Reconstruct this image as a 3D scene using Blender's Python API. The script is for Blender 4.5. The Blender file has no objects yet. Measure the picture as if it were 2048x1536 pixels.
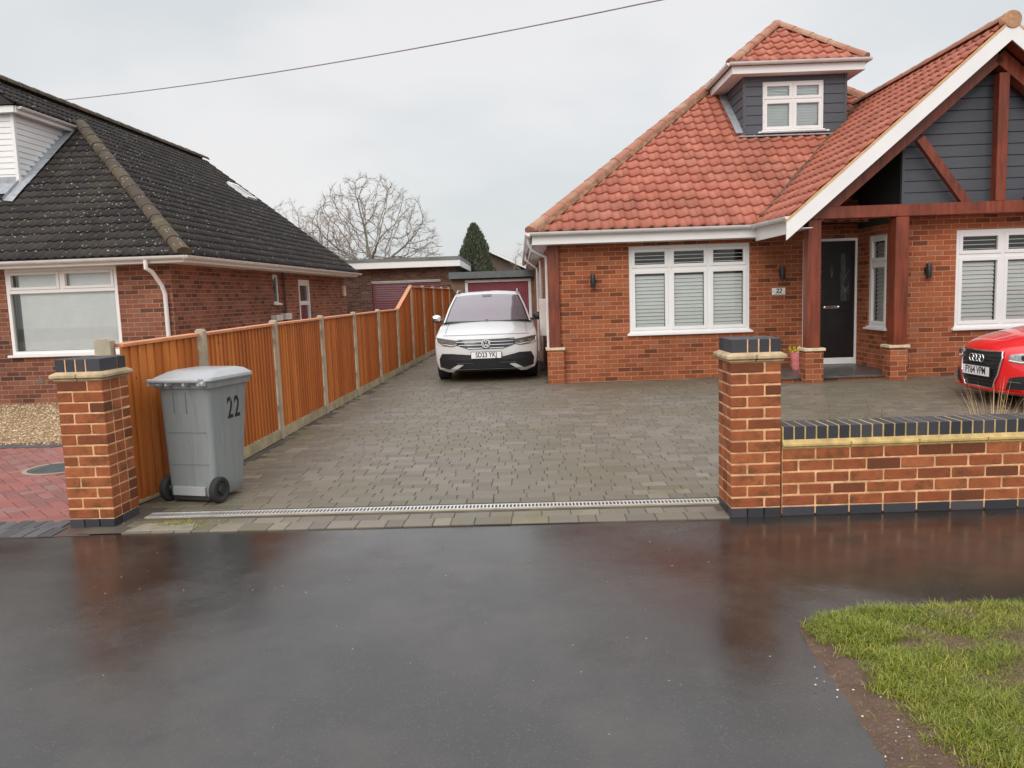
import bpy, bmesh, math, random
from math import sin, cos, tan, pi, radians, sqrt
from mathutils import Vector, Matrix, noise
random.seed(7)
scene = bpy.context.scene
COL = scene.collection

# ------------------------------------------------------------------ camera
cam_d = bpy.data.cameras.new('camera')
cam = bpy.data.objects.new('camera', cam_d)
COL.objects.link(cam)
cam_d.sensor_width = 36.0
cam_d.sensor_fit = 'HORIZONTAL'
cam_d.lens = 36.0 * 1560.0 / 2048.0
cam_d.clip_start = 0.05
cam_d.clip_end = 2000.0
cam.matrix_world = Matrix.Translation((0, 0, 1.51)) @ Matrix.Rotation(radians(90 - 6.5), 4, 'X') @ Matrix.Rotation(radians(-1.95), 4, 'Z')
scene.camera = cam
scene.render.resolution_x = 1024
scene.render.resolution_y = 768

# ------------------------------------------------------------------ sky (overcast)
world = bpy.data.worlds.new('World')
scene.world = world
world.use_nodes = True
nt = world.node_tree
nt.nodes.clear()
def wn(t, **k):
    n = nt.nodes.new(t)
    for a, b in k.items():
        setattr(n, a, b)
    return n
wout = wn('ShaderNodeOutputWorld'); wbg = wn('ShaderNodeBackground')
wsky = wn('ShaderNodeTexSky', sky_type='NISHITA', sun_disc=False)
wsky.sun_elevation = radians(42); wsky.sun_rotation = radians(200); wsky.dust_density = 4.0
wtc = wn('ShaderNodeTexCoord'); wsep = wn('ShaderNodeSeparateXYZ')
nt.links.new(wtc.outputs['Generated'], wsep.inputs[0])
wmr = wn('ShaderNodeMapRange', interpolation_type='SMOOTHSTEP')
wmr.inputs[1].default_value = 0.33; wmr.inputs[2].default_value = 0.95
wmr.inputs[3].default_value = 0.0; wmr.inputs[4].default_value = 1.0
nt.links.new(wsep.outputs[2], wmr.inputs[0])
wmap = wn('ShaderNodeMapping'); wmap.inputs[3].default_value = (1, 1, 2.2)
nt.links.new(wtc.outputs['Generated'], wmap.inputs[0])
wnoi = wn('ShaderNodeTexNoise'); wnoi.inputs['Scale'].default_value = 2.3; wnoi.inputs['Detail'].default_value = 4.0
wnoi.inputs['Roughness'].default_value = 0.45
nt.links.new(wmap.outputs[0], wnoi.inputs['Vector'])
wcr = wn('ShaderNodeValToRGB')
wcr.color_ramp.elements[0].position = 0.40; wcr.color_ramp.elements[0].color = (0.66, 0.685, 0.69, 1)
wcr.color_ramp.elements[1].position = 0.58; wcr.color_ramp.elements[1].color = (0.80, 0.785, 0.775, 1)
nt.links.new(wnoi.outputs[0], wcr.inputs[0])
wmul = wn('ShaderNodeMix', data_type='RGBA', blend_type='MIX')
wmul.inputs[7].default_value = (1.62, 1.64, 1.68, 1)
nt.links.new(wmr.outputs[0], wmul.inputs[0]); nt.links.new(wcr.outputs[0], wmul.inputs[6])
wadd = wn('ShaderNodeMix', data_type='RGBA', blend_type='ADD')
wadd.inputs[0].default_value = 0.02      # faint blue of the clear sky above the cloud sheet
nt.links.new(wmul.outputs[2], wadd.inputs[6]); nt.links.new(wsky.outputs[0], wadd.inputs[7])
nt.links.new(wadd.outputs[2], wbg.inputs[0])
wbg.inputs[1].default_value = 1.0
nt.links.new(wbg.outputs[0], wout.inputs[0])

sun_d = bpy.data.lights.new('sun', 'SUN'); sun_d.energy = 1.5; sun_d.angle = radians(40); sun_d.color = (1.0, 0.97, 0.93)
sun = bpy.data.objects.new('sun', sun_d); COL.objects.link(sun)
sun.rotation_euler = (radians(58), 0, radians(-20))

vs = scene.view_settings
vs.view_transform = 'Standard'; vs.look = 'None'; vs.exposure = 0.0; vs.gamma = 1.0; vs.use_curve_mapping = False

# ------------------------------------------------------------------ tags
def tag(o, label=None, cat=None, group=None, kind=None):
    if label: o['label'] = label
    if cat: o['category'] = cat
    if group: o['group'] = group
    if kind: o['kind'] = kind
    return o
def empty(name, loc, rz=0.0, label=None, cat=None, group=None, parent=None):
    o = bpy.data.objects.new(name, None); COL.objects.link(o)
    o.empty_display_size = 0.2
    o.location = loc; o.rotation_euler = (0, 0, rz)
    if parent: o.parent = parent
    return tag(o, label, cat, group)

# ------------------------------------------------------------------ mesh builder
class MB:
    def __init__(s):
        s.v = []; s.f = []; s.m = []
    def poly(s, pts, m=0):
        i = len(s.v); s.v += [tuple(p) for p in pts]; s.f.append(tuple(range(i, i + len(pts)))); s.m.append(m)
    def box(s, x0, x1, y0, y1, z0, z1, m=0):
        i = len(s.v)
        s.v += [(x0, y0, z0), (x1, y0, z0), (x1, y1, z0), (x0, y1, z0), (x0, y0, z1), (x1, y0, z1), (x1, y1, z1), (x0, y1, z1)]
        for f in ((0, 3, 2, 1), (4, 5, 6, 7), (0, 1, 5, 4), (1, 2, 6, 5), (2, 3, 7, 6), (3, 0, 4, 7)):
            s.f.append(tuple(i + k for k in f)); s.m.append(m)
    def cbox(s, x0, x1, y0, y1, z0, z1, c=0.004, m=0):
        # box with chamfered upper and vertical edges (8-gon rings)
        def ring(a, z):
            X0, X1, Y0, Y1 = x0 + a, x1 - a, y0 + a, y1 - a
            return [(X0 + c, Y0, z), (X1 - c, Y0, z), (X1, Y0 + c, z), (X1, Y1 - c, z), (X1 - c, Y1, z), (X0 + c, Y1, z), (X0, Y1 - c, z), (X0, Y0 + c, z)]
        s.rings([ring(c, z0), ring(0, z0 + c), ring(0, z1 - c), ring(c, z1)], m=m)
    def rings(s, rs, m=0, cap=True, closed=True):
        i = len(s.v); n = len(rs[0])
        for r in rs: s.v += [tuple(p) for p in r]
        for k in range(len(rs) - 1):
            for j in range(n if closed else n - 1):
                a = i + k * n + j; b = i + k * n + (j + 1) % n
                s.f.append((a, b, b + n, a + n)); s.m.append(m)
        if cap:
            s.f.append(tuple(i + j for j in reversed(range(n)))); s.m.append(m)
            q = i + (len(rs) - 1) * n
            s.f.append(tuple(q + j for j in range(n))); s.m.append(m)
    def prism(s, pts, z0, z1, m=0):
        s.rings([[(x, y, z0) for x, y in pts], [(x, y, z1) for x, y in pts]], m=m)
    def prismy(s, pts, y0, y1, m=0):   # outline in x,z (anticlockwise seen from -y)
        s.rings([[(x, y1, z) for x, z in pts], [(x, y0, z) for x, z in pts]], m=m)
    def beam(s, a, b, w, h, m=0, up=(0, 0, 1), ext=0.0):
        a = Vector(a); b = Vector(b); d = (b - a).normalized(); a = a - d * ext; b = b + d * ext
        u = Vector(up); sd = d.cross(u).normalized(); n = sd.cross(d).normalized()
        r = []
        for p in (a, b):
            r.append([p - sd * w / 2 - n * h / 2, p + sd * w / 2 - n * h / 2, p + sd * w / 2 + n * h / 2, p - sd * w / 2 + n * h / 2])
        s.rings(r, m=m)
    def tube(s, pts, r, n=8, m=0, cap=True, arc=None):
        pts = [Vector(p) for p in pts]; rs = []
        rr = r if isinstance(r, (list, tuple)) else [r] * len(pts)
        ref = None
        for k, p in enumerate(pts):
            d = ((pts[min(k + 1, len(pts) - 1)] - p).normalized() + (p - pts[max(k - 1, 0)]).normalized())
            if d.length < 1e-6: d = Vector((0, 0, 1))
            d.normalize()
            if ref is None:
                ref = Vector((0, 0, 1)) if abs(d.z) < 0.9 else Vector((1, 0, 0))
            sd = d.cross(ref).normalized(); up = sd.cross(d).normalized()
            rs.append([p + (sd * cos(2 * pi * j / n) + up * sin(2 * pi * j / n)) * rr[k] for j in range(n)])
        s.rings(rs, m=m, cap=cap)
    def cyl(s, c, r, h, n=16, axis='z', m=0, r2=None):
        r2 = r if r2 is None else r2
        def pt(a, q, t):
            x, y = q * cos(a), q * sin(a)
            if axis == 'z': return (c[0] + x, c[1] + y, c[2] + t)
            if axis == 'y': return (c[0] + x, c[1] + t, c[2] - y)
            return (c[0] + t, c[1] + x, c[2] + y)
        s.rings([[pt(2 * pi * j / n, r, 0) for j in range(n)], [pt(2 * pi * j / n, r2, h) for j in range(n)]], m=m)
    def lathe(s, c, prof, n=20, axis='z', m=0):
        rs = []
        hollow = prof[0][0] > 0.012 and prof[-1][0] > 0.012 and abs(prof[0][0] - prof[-1][0]) < 1e-6
        if hollow: prof = list(prof) + [prof[0]]
        for r, t in prof:
            ring = []
            for j in range(n):
                a = 2 * pi * j / n; x, y = r * cos(a), r * sin(a)
                if axis == 'z': ring.append((c[0] + x, c[1] + y, c[2] + t))
                elif axis == 'y': ring.append((c[0] + x, c[1] + t, c[2] - y))
                else: ring.append((c[0] + t, c[1] + x, c[2] + y))
            rs.append(ring)
        s.rings(rs, m=m, cap=not hollow)
    def build(s, name, mats, parent=None, smooth=False, bevel=0.0, fix=True, uvrot=None):
        me = bpy.data.meshes.new(name)
        me.from_pydata(s.v, [], s.f)
        if not isinstance(mats, (list, tuple)): mats = [mats]
        for m in mats: me.materials.append(m)
        me.polygons.foreach_set('material_index', s.m)
        if fix:
            bm = bmesh.new(); bm.from_mesh(me)
            bmesh.ops.recalc_face_normals(bm, faces=bm.faces[:]); bm.to_mesh(me); bm.free()
        return finish(name, me, parent, smooth, bevel)
def box_uv(me):
    uv = me.uv_layers.new(name='UVMap') if not me.uv_layers else me.uv_layers[0]
    co = [v.co for v in me.vertices]
    for p in me.polygons:
        n = p.normal; ax, ay, az = abs(n.x), abs(n.y), abs(n.z)
        for li in p.loop_indices:
            c = co[me.loops[li].vertex_index]
            if az > ax and az > ay: uv.data[li].uv = (c.x, c.y)
            elif ax > ay: uv.data[li].uv = (c.y, c.z)
            else: uv.data[li].uv = (c.x, c.z)
def finish(name, me, parent=None, smooth=False, bevel=0.0):
    me.update()
    box_uv(me)
    if smooth:
        me.polygons.foreach_set('use_smooth', [True] * len(me.polygons))
        try: me.set_sharp_from_angle(angle=radians(smooth if smooth is not True else 40))
        except Exception: pass
    o = bpy.data.objects.new(name, me); COL.objects.link(o)
    if parent: o.parent = parent
    if bevel:
        b = o.modifiers.new('bevel', 'BEVEL'); b.width = bevel; b.segments = 2; b.limit_method = 'ANGLE'; b.angle_limit = radians(40)
    return o
def bm_obj(name, bm, mats, parent=None, smooth=False, bevel=0.0, fix=False):
    if fix: bmesh.ops.recalc_face_normals(bm, faces=bm.faces[:])
    me = bpy.data.meshes.new(name); bm.to_mesh(me); bm.free()
    if not isinstance(mats, (list, tuple)): mats = [mats]
    for m in mats: me.materials.append(m)
    return finish(name, me, parent, smooth, bevel)

# ------------------------------------------------------------------ materials
class NT:
    def __init__(s, name):
        s.mat = bpy.data.materials.new(name); s.mat.use_nodes = True
        s.t = s.mat.node_tree; s.t.nodes.clear()
        s.out = s.n('ShaderNodeOutputMaterial'); s.b = s.n('ShaderNodeBsdfPrincipled')
        s.l(s.b.outputs[0], s.out.inputs[0])
    def n(s, t, **k):
        x = s.t.nodes.new(t)
        for a, b in k.items(): setattr(x, a, b)
        return x
    def l(s, a, b): s.t.links.new(a, b)
    def set(s, k, v):
        i = s.b.inputs[k]
        if hasattr(v, 'is_linked'): s.l(v, i)
        else: i.default_value = v if not isinstance(v, tuple) else (*v, 1) if len(v) == 3 and i.type == 'RGBA' else v
    def math(s, op, a, b=None, c=None, clamp=False):
        x = s.n('ShaderNodeMath', operation=op, use_clamp=clamp)
        for i, v in enumerate((a, b, c)):
            if v is None: continue
            if hasattr(v, 'is_linked'): s.l(v, x.inputs[i])
            else: x.inputs[i].default_value = v
        return x.outputs[0]
    def mix(s, fac, a, b, blend='MIX'):
        x = s.n('ShaderNodeMix', data_type='RGBA', blend_type=blend)
        for i, v in ((0, fac), (6, a), (7, b)):
            if hasattr(v, 'is_linked'): s.l(v, x.inputs[i])
            elif isinstance(v, tuple): x.inputs[i].default_value = (*v[:3], 1)
            else: x.inputs[i].default_value = v
        return x.outputs[2]
    def ramp(s, fac, stops, interp='LINEAR'):
        x = s.n('ShaderNodeValToRGB'); e = x.color_ramp.elements; x.color_ramp.interpolation = interp
        while len(e) < len(stops): e.new(0.5)
        for i, (p, c) in enumerate(stops):
            e[i].position = p; e[i].color = (*c[:3], 1) if isinstance(c, tuple) else (c, c, c, 1)
        s.l(fac, x.inputs[0]); return x.outputs[0]
    def noise(s, scale, detail=3, rough=0.5, vec=None, stretch=None, out=0):
        x = s.n('ShaderNodeTexNoise'); x.inputs['Scale'].default_value = scale; x.inputs['Detail'].default_value = detail; x.inputs['Roughness'].default_value = rough
        if vec is None: vec = s.geo()
        if stretch:
            m = s.n('ShaderNodeMapping'); m.inputs[3].default_value = stretch; s.l(vec, m.inputs[0]); vec = m.outputs[0]
        s.l(vec, x.inputs['Vector']); return x.outputs[out]
    def geo(s):
        if not hasattr(s, '_tc'): s._tc = s.n('ShaderNodeTexCoord')
        return s._tc.outputs['Object']
    def pos(s):
        g = s.n('ShaderNodeNewGeometry'); return g.outputs['Position']
    def uv(s):
        if not hasattr(s, '_tc'): s._tc = s.n('ShaderNodeTexCoord')
        return s._tc.outputs['UV']
    def island(s):
        g = s.n('ShaderNodeNewGeometry'); return g.outputs['Random Per Island']
    def bump(s, h, dist=0.002, strength=1.0):
        x = s.n('ShaderNodeBump'); x.inputs['Strength'].default_value = strength; x.inputs['Distance'].default_value = dist
        s.l(h, x.inputs['Height']); s.l(x.outputs[0], s.b.inputs['Normal'])

def simple(name, col, rough=0.5, metal=0.0, var=0.12, vscale=6.0, bump=0.0, bscale=60.0, coat=0.0, spec=0.5):
    t = NT(name)
    n = t.noise(vscale, 4, 0.6)
    lo = tuple(c * (1 - var) for c in col); hi = tuple(min(1, c * (1 + var)) for c in col)
    t.set('Base Color', t.ramp(n, [(0.3, lo), (0.7, hi)]))
    t.set('Roughness', rough); t.set('Metallic', metal); t.set('Coat Weight', coat); t.set('Specular IOR Level', spec)
    if bump: t.bump(t.noise(bscale, 3), bump)
    return t.mat

BRICK_STOPS = [(0.0, (0.15, 0.05, 0.025)), (0.10, (0.24, 0.066, 0.03)), (0.2, (0.33, 0.09, 0.038)), (0.5, (0.42, 0.118, 0.048)), (0.8, (0.47, 0.145, 0.062)), (1.0, (0.40, 0.155, 0.08))]
def brick_mat(name, stops, mortar, w=0.225, h=0.075, m=0.010, off=0.5, bump=0.004, rough=0.85, grime=0.35, warp=0.0, jitter=False):
    t = NT(name); sep = t.n('ShaderNodeSeparateXYZ'); t.l(t.uv(), sep.inputs[0])
    wn_ = t.noise(9.0, 2, 0.5, out=0)
    u = sep.outputs[0]; v = t.math('ADD', sep.outputs[1], t.math('MULTIPLY', t.math('SUBTRACT', wn_, 0.5), 0.006))
    row = t.math('FLOOR', t.math('DIVIDE', v, h))
    o_ = t.math('MULTIPLY', t.math('MODULO', t.math('ABSOLUTE', row), 2.0), off)
    c = t.math('ADD', t.math('DIVIDE', u, w), o_)
    col = t.math('FLOOR', c)
    fx = t.math('FRACT', c); fy = t.math('FRACT', t.math('DIVIDE', v, h))
    dx = t.math('MULTIPLY', t.math('MINIMUM', fx, t.math('SUBTRACT', 1.0, fx)), w)
    dy = t.math('MULTIPLY', t.math('MINIMUM', fy, t.math('SUBTRACT', 1.0, fy)), h)
    d = t.math('ADD', t.math('MINIMUM', dx, dy), t.math('MULTIPLY', t.math('SUBTRACT', t.noise(70, 3, 0.6), 0.5), 0.004))
    mr = t.n('ShaderNodeMapRange', interpolation_type='SMOOTHSTEP')
    mr.inputs[1].default_value = m / 2 - 0.0018; mr.inputs[2].default_value = m / 2 + 0.0018
    t.l(d, mr.inputs[0]); mask = mr.outputs[0]
    cmb = t.n('ShaderNodeCombineXYZ'); t.l(col, cmb.inputs[0]); t.l(row, cmb.inputs[1])
    wh = t.n('ShaderNodeTexWhiteNoise', noise_dimensions='3D'); t.l(cmb.outputs[0], wh.inputs[0])
    bc = t.ramp(wh.outputs[0], stops)
    bc = t.mix(t.math('MULTIPLY', t.noise(28, 4, 0.65), 0.55), bc, tuple(x * 0.55 for x in stops[3][1]), 'MIX')
    mc = t.mix(t.noise(14, 3), tuple(x * 0.75 for x in mortar), mortar)
    cc = t.mix(mask, mc, bc)
    g = t.ramp(t.noise(0.9, 4, 0.6), [(0.35, (1, 1, 1)), (0.7, (1 - grime,) * 3)])
    t.set('Base Color', t.mix(1.0, cc, g, 'MULTIPLY'))
    t.set('Roughness', rough); t.set('Specular IOR Level', 0.3)
    t.bump(t.math('ADD', mask, t.math('MULTIPLY', t.noise(90, 3), 0.25)), bump)
    return t.mat
def island_mat(name, stops, rough=0.7, nscale=30, namt=0.4, dark=0.5, bump=0.0015, bscale=120, grime=None, spec=0.4, specks=None, coat=0.0):
    t = NT(name)
    bc = t.ramp(t.island(), stops)
    k = stops[len(stops) // 2][1]
    bc = t.mix(t.math('MULTIPLY', t.noise(nscale, 4, 0.65), namt), bc, tuple(x * dark for x in k))
    if grime:
        sc, colr, lo, hi, amt = grime
        bc = t.mix(t.math('MULTIPLY', t.ramp(t.noise(sc, 5, 0.62), [(lo, 0.0), (hi, 1.0)]), amt), bc, colr)
    if specks:
        sc, colr, th = specks
        vo = t.n('ShaderNodeTexVoronoi', feature='F1'); vo.inputs['Scale'].default_value = sc
        t.l(t.noise(3, 2, 0.5, out=1), vo.inputs['Vector']) if False else t.l(t.geo(), vo.inputs['Vector'])
        sp = t.math('LESS_THAN', t.math('ADD', vo.outputs['Distance'], t.math('MULTIPLY', t.math('SUBTRACT', t.noise(40, 2), 0.5), 0.25)), th)
        # only some of the cells carry a lichen spot
        sep = t.n('ShaderNodeSeparateColor'); t.l(vo.outputs['Color'], sep.inputs[0])
        sp = t.math('MULTIPLY', sp, t.math('GREATER_THAN', sep.outputs[0], 0.80))
        bc = t.mix(sp, bc, colr)
    t.set('Base Color', bc); t.set('Roughness', rough); t.set('Specular IOR Level', spec); t.set('Coat Weight', coat)
    if bump: t.bump(t.noise(bscale, 3, 0.6), bump)
    return t.mat

M = {}
M['brick_house'] = brick_mat('red brickwork', BRICK_STOPS, (0.64, 0.34, 0.20))
OLD = [(0.0, (0.09, 0.04, 0.03)), (0.12, (0.16, 0.06, 0.04)), (0.3, (0.26, 0.092, 0.055)), (0.6, (0.32, 0.115, 0.068)), (0.85, (0.37, 0.145, 0.085)), (1.0, (0.29, 0.14, 0.09))]
M['brick_old'] = brick_mat('older brown brickwork', OLD, (0.50, 0.32, 0.24), grime=0.35)
M['brick_far'] = brick_mat('garage brickwork', [(0.0, (0.07, 0.045, 0.035)), (0.3, (0.14, 0.075, 0.055)), (0.5, (0.18, 0.09, 0.065)), (0.6, (0.2, 0.1, 0.07)), (1.0, (0.25, 0.15, 0.11))], (0.27, 0.19, 0.15))
M['brick_unit'] = island_mat('laid bricks', [(0.0, (0.13, 0.042, 0.018)), (0.12, (0.20, 0.06, 0.024)), (0.2, (0.36, 0.095, 0.034)), (0.55, (0.47, 0.135, 0.045)), (1.0, (0.56, 0.185, 0.07))], rough=0.8, nscale=11, namt=0.95, dark=0.42, bump=0.005, bscale=70, grime=(7, (0.10, 0.045, 0.018), 0.52, 0.66, 0.7))
M['mortar'] = simple('sandy mortar', (0.70, 0.40, 0.21), 0.95, var=0.4, vscale=9, bump=0.004, bscale=180)
M['mortar_yellow'] = simple('algae stained mortar', (0.52, 0.37, 0.15), 0.95, var=0.3, vscale=12, bump=0.004, bscale=180)
M['blue_brick'] = island_mat('blue engineering bricks', [(0.0, (0.032, 0.032, 0.038)), (0.5, (0.052, 0.052, 0.062)), (1.0, (0.085, 0.075, 0.082))], rough=0.5, nscale=12, namt=0.4, dark=0.5, bump=0.0015)
M['buff_stone'] = simple('buff creasing tiles', (0.46, 0.34, 0.20), 0.85, var=0.35, vscale=9, bump=0.003, bscale=120)
M['cream_stone'] = simple('cream pier caps', (0.62, 0.50, 0.34), 0.85, var=0.2, vscale=9, bump=0.002)
M['white'] = simple('white plastic', (0.80, 0.79, 0.78), 0.35, var=0.03, vscale=2.5)
M['white_dirty'] = simple('weathered white plastic', (0.72, 0.71, 0.70), 0.4, var=0.10, vscale=4)
M['offwhite'] = simple('off white render', (0.60, 0.57, 0.52), 0.8, var=0.15, vscale=3, bump=0.001)
M['lead'] = simple('lead flashing', (0.34, 0.36, 0.38), 0.5, 0.0, 0.18, 8, 0.004, 20)
M['dark_void'] = simple('near black painted shade', (0.02, 0.019, 0.018), 0.9)  # near-black colour stands in for shade in rooms, porch roof and drain
M['clad'] = None
t = NT('grey cladding boards')
t.set('Base Color', t.mix(t.noise(60, 4, 0.7, stretch=(0.06, 1, 1.5)), (0.052, 0.058, 0.070), (0.105, 0.112, 0.128)))
t.set('Roughness', 0.6); t.bump(t.noise(80, 4, 0.7, stretch=(0.05, 1, 1.5)), 0.002); M['clad'] = t.mat
t = NT('stained oak framing')
gr = t.noise(16, 5, 0.65, stretch=(1, 1, 0.12))
t.set('Base Color', t.mix(1.0, t.ramp(gr, [(0.3, (0.10, 0.018, 0.008)), (0.55, (0.20, 0.040, 0.015)), (0.8, (0.28, 0.065, 0.024))]), t.ramp(t.noise(2.0, 2), [(0.3, 0.75), (0.7, 1.15)]), 'MULTIPLY'))
t.set('Roughness', 0.45); t.bump(gr, 0.003); M['timber'] = t.mat
t = NT('orange stained fence boards')
gr = t.noise(26, 5, 0.7, stretch=(1, 1, 0.06))
isl = t.ramp(t.island(), [(0.0, (0.44, 0.125, 0.022)), (0.5, (0.58, 0.182, 0.034)), (1.0, (0.70, 0.245, 0.052))])
fb = t.mix(t.math('MULTIPLY', t.ramp(gr, [(0.38, 0.0), (0.78, 1.0)]), 0.6), isl, (0.28, 0.06, 0.012))
vo = t.n('ShaderNodeTexVoronoi', feature='F1'); vo.inputs['Scale'].default_value = 5.0
mp = t.n('ShaderNodeMapping'); mp.inputs[3].default_value = (3, 1.2, 0.7); t.l(t.geo(), mp.inputs[0]); t.l(mp.outputs[0], vo.inputs['Vector'])
fb = t.mix(t.math('LESS_THAN', vo.outputs['Distance'], 0.06), fb, (0.07, 0.016, 0.006))
t.set('Base Color', fb); t.set('Roughness', 0.55); t.bump(gr, 0.004); M['fence'] = t.mat
M['fence_cap'] = simple('fence capping rail', (0.60, 0.24, 0.11), 0.6, var=0.2, vscale=10, bump=0.002)
M['concrete'] = simple('precast concrete', (0.42, 0.36, 0.27), 0.9, var=0.22, vscale=5, bump=0.003, bscale=90)
M['concrete_green'] = simple('concrete gravel board', (0.40, 0.33, 0.20), 0.9, var=0.35, vscale=4, bump=0.003, bscale=90)
M['tile_red'] = island_mat('red clay pantiles', [(0.0, (0.36, 0.105, 0.066)), (0.3, (0.41, 0.128, 0.08)), (0.7, (0.45, 0.148, 0.094)), (1.0, (0.49, 0.175, 0.115))], rough=0.65, nscale=7, namt=0.25, dark=0.6, bump=0.0015, grime=(0.9, (0.17, 0.075, 0.05), 0.5, 0.72, 0.5))
M['ridge_red'] = island_mat('red ridge tiles', [(0.0, (0.36, 0.15, 0.10)), (0.5, (0.40, 0.17, 0.11)), (1.0, (0.44, 0.19, 0.125))], rough=0.8, nscale=6, namt=0.4, dark=0.6, bump=0.002, grime=(2.5, (0.42, 0.30, 0.20), 0.5, 0.65, 0.7))
M['verge_mortar'] = simple('verge pointing', (0.62, 0.38, 0.19), 0.95, var=0.2, vscale=10, bump=0.003)
M['tile_dark'] = island_mat('mossy dark concrete tiles', [(0.0, (0.020, 0.016, 0.015)), (0.5, (0.031, 0.026, 0.024)), (1.0, (0.048, 0.037, 0.033))], rough=0.75, nscale=5, namt=0.4, dark=0.6, bump=0.003, grime=(1.2, (0.052, 0.045, 0.026), 0.5, 0.72, 0.6), specks=(19.0, (0.36, 0.36, 0.32), 0.24), spec=0.35)
M['ridge_dark'] = island_mat('lichen covered ridge tiles', [(0.0, (0.07, 0.055, 0.042)), (0.5, (0.095, 0.07, 0.05)), (1.0, (0.12, 0.085, 0.058))], rough=0.9, nscale=9, namt=0.5, dark=0.45, bump=0.005, grime=(4, (0.12, 0.105, 0.045), 0.5, 0.65, 0.7), specks=(22.0, (0.42, 0.40, 0.33), 0.24))
M['roller'] = simple('maroon roller shutter', (0.15, 0.018, 0.032), 0.5, var=0.12, vscale=3)
M['maroon'] = simple('maroon garage door', (0.23, 0.045, 0.06), 0.55, var=0.2, vscale=3)
M['felt'] = simple('grey roofing felt', (0.17, 0.18, 0.17), 0.9, var=0.2, vscale=2)
M['black_fit'] = simple('black metal', (0.02, 0.02, 0.022), 0.4)
M['slat'] = simple('white shutter slats', (0.88, 0.89, 0.87), 0.5, var=0.03)
M['blind'] = simple('pale venetian slats', (0.86, 0.90, 0.88), 0.5, var=0.04)
M['door_black'] = simple('black composite door', (0.014, 0.013, 0.014), 0.35, var=0.2)
M['chrome'] = simple('polished metal', (0.75, 0.75, 0.76), 0.15, 1.0, 0.03)
M['steel'] = simple('galvanised steel', (0.72, 0.72, 0.72), 0.35, 0.6, 0.1, 8)
M['lead_came'] = simple('dull lead strip', (0.20, 0.20, 0.20), 0.4, 0.3, 0.2)
M['bin'] = simple('grey bin plastic', (0.235, 0.255, 0.255), 0.42, var=0.07, vscale=3, bump=0.0006, bscale=250)
t = NT('grey bin plastic'); st_ = t.noise(5, 5, 0.65, stretch=(3.5, 3.5, .45))
t.set('Base Color', t.mix(t.math('MULTIPLY', t.ramp(st_, [(0.5, 0.0), (0.72, 1.0)]), .45), t.mix(t.noise(2.5, 3), (0.215, 0.235, 0.235), (0.255, 0.272, 0.270)), (0.13, 0.13, 0.115)))
t.set('Roughness', t.ramp(t.noise(7, 4), [(0.3, 0.34), (0.7, 0.55)])); t.bump(t.noise(250, 3), 0.0006); M['bin'] = t.mat
M['bin_lid'] = simple('pale grey lid plastic', (0.36, 0.37, 0.38), 0.3, var=0.08, vscale=4)
M['rubber'] = simple('black rubber', (0.022, 0.022, 0.022), 0.75, var=0.25, bump=0.001)
M['black_ink'] = simple('black lettering', (0.012, 0.012, 0.012), 0.5)
M['plate_white'] = simple('reflective number plate', (0.82, 0.82, 0.80), 0.3, var=0.02)
M['plate_pink'] = simple('reflective plate in a pinkish light', (0.80, 0.78, 0.79), 0.3, var=0.02)
M['twig'] = simple('bare branches', (0.235, 0.19, 0.16), 0.9, var=0.25, vscale=2)
M['twig_green'] = simple('lichen green limbs', (0.20, 0.19, 0.14), 0.9, var=0.3, vscale=2)
M['twig_pink'] = simple('reddish bare branches', (0.34, 0.255, 0.225), 0.9, var=0.25, vscale=2)  # reddish bark, paled in colour to carry distance fade
def glass(name, tint=(0.9, 0.95, 0.95), refl=1.0, rough=0.02):
    t = NT(name); t.t.nodes.remove(t.b)
    tr = t.n('ShaderNodeBsdfTransparent'); tr.inputs[0].default_value = (*tint, 1)
    gl = t.n('ShaderNodeBsdfGlossy'); gl.inputs['Roughness'].default_value = rough
    fr = t.n('ShaderNodeFresnel'); fr.inputs[0].default_value = 1.5
    mx = t.n('ShaderNodeMixShader')
    t.l(t.math('MULTIPLY', fr.outputs[0], refl, clamp=True), mx.inputs[0]); t.l(tr.outputs[0], mx.inputs[1]); t.l(gl.outputs[0], mx.inputs[2]); t.l(mx.outputs[0], t.out.inputs[0])
    return t.mat
M['glass'] = glass('window glass', (.97, 1, .99), refl=1.8)
M['glass_mid'] = glass('clean window glass', (1, 1, 1), refl=2.6)
M['glass_shiny'] = glass('shiny window glass', refl=5.0)
M['glass_dark'] = simple('dark reflective glass', (0.03, 0.035, 0.04), 0.08, coat=0.5)
M['glass_lamp'] = glass('lamp glass', refl=2.0)
def paint(name, col, flake=0.03):
    t = NT(name); t.set('Base Color', t.mix(t.noise(1.2, 3), tuple(c * 0.94 for c in col), col)); t.set('Roughness', 0.35)
    t.set('Coat Weight', 1.0); t.set('Coat Roughness', 0.04); return t.mat
M['paint_white'] = paint('white car paint', (0.64, 0.64, 0.635))
M['paint_red'] = paint('red car paint', (0.80, 0.012, 0.016))
M['wscreen'] = simple('coated windscreen with painted sky tint', (0.185, 0.15, 0.168), 0.10, 0.35, 0.06, 1.5, coat=1.0)  # pink coating plus sky reflection, both put into the base colour
M['car_black'] = simple('black trim plastic', (0.017, 0.018, 0.021), 0.45)
M['car_gloss'] = simple('gloss black trim', (0.012, 0.012, 0.013), 0.15, coat=0.6)
M['lamp_in'] = simple('lamp reflector', (0.45, 0.45, 0.44), 0.25, 0.7, 0.4, 30)
M['lamp_dark'] = simple('smoked lamp housing', (0.11, 0.11, 0.105), 0.3, 0.3, 0.3, 20)

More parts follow.
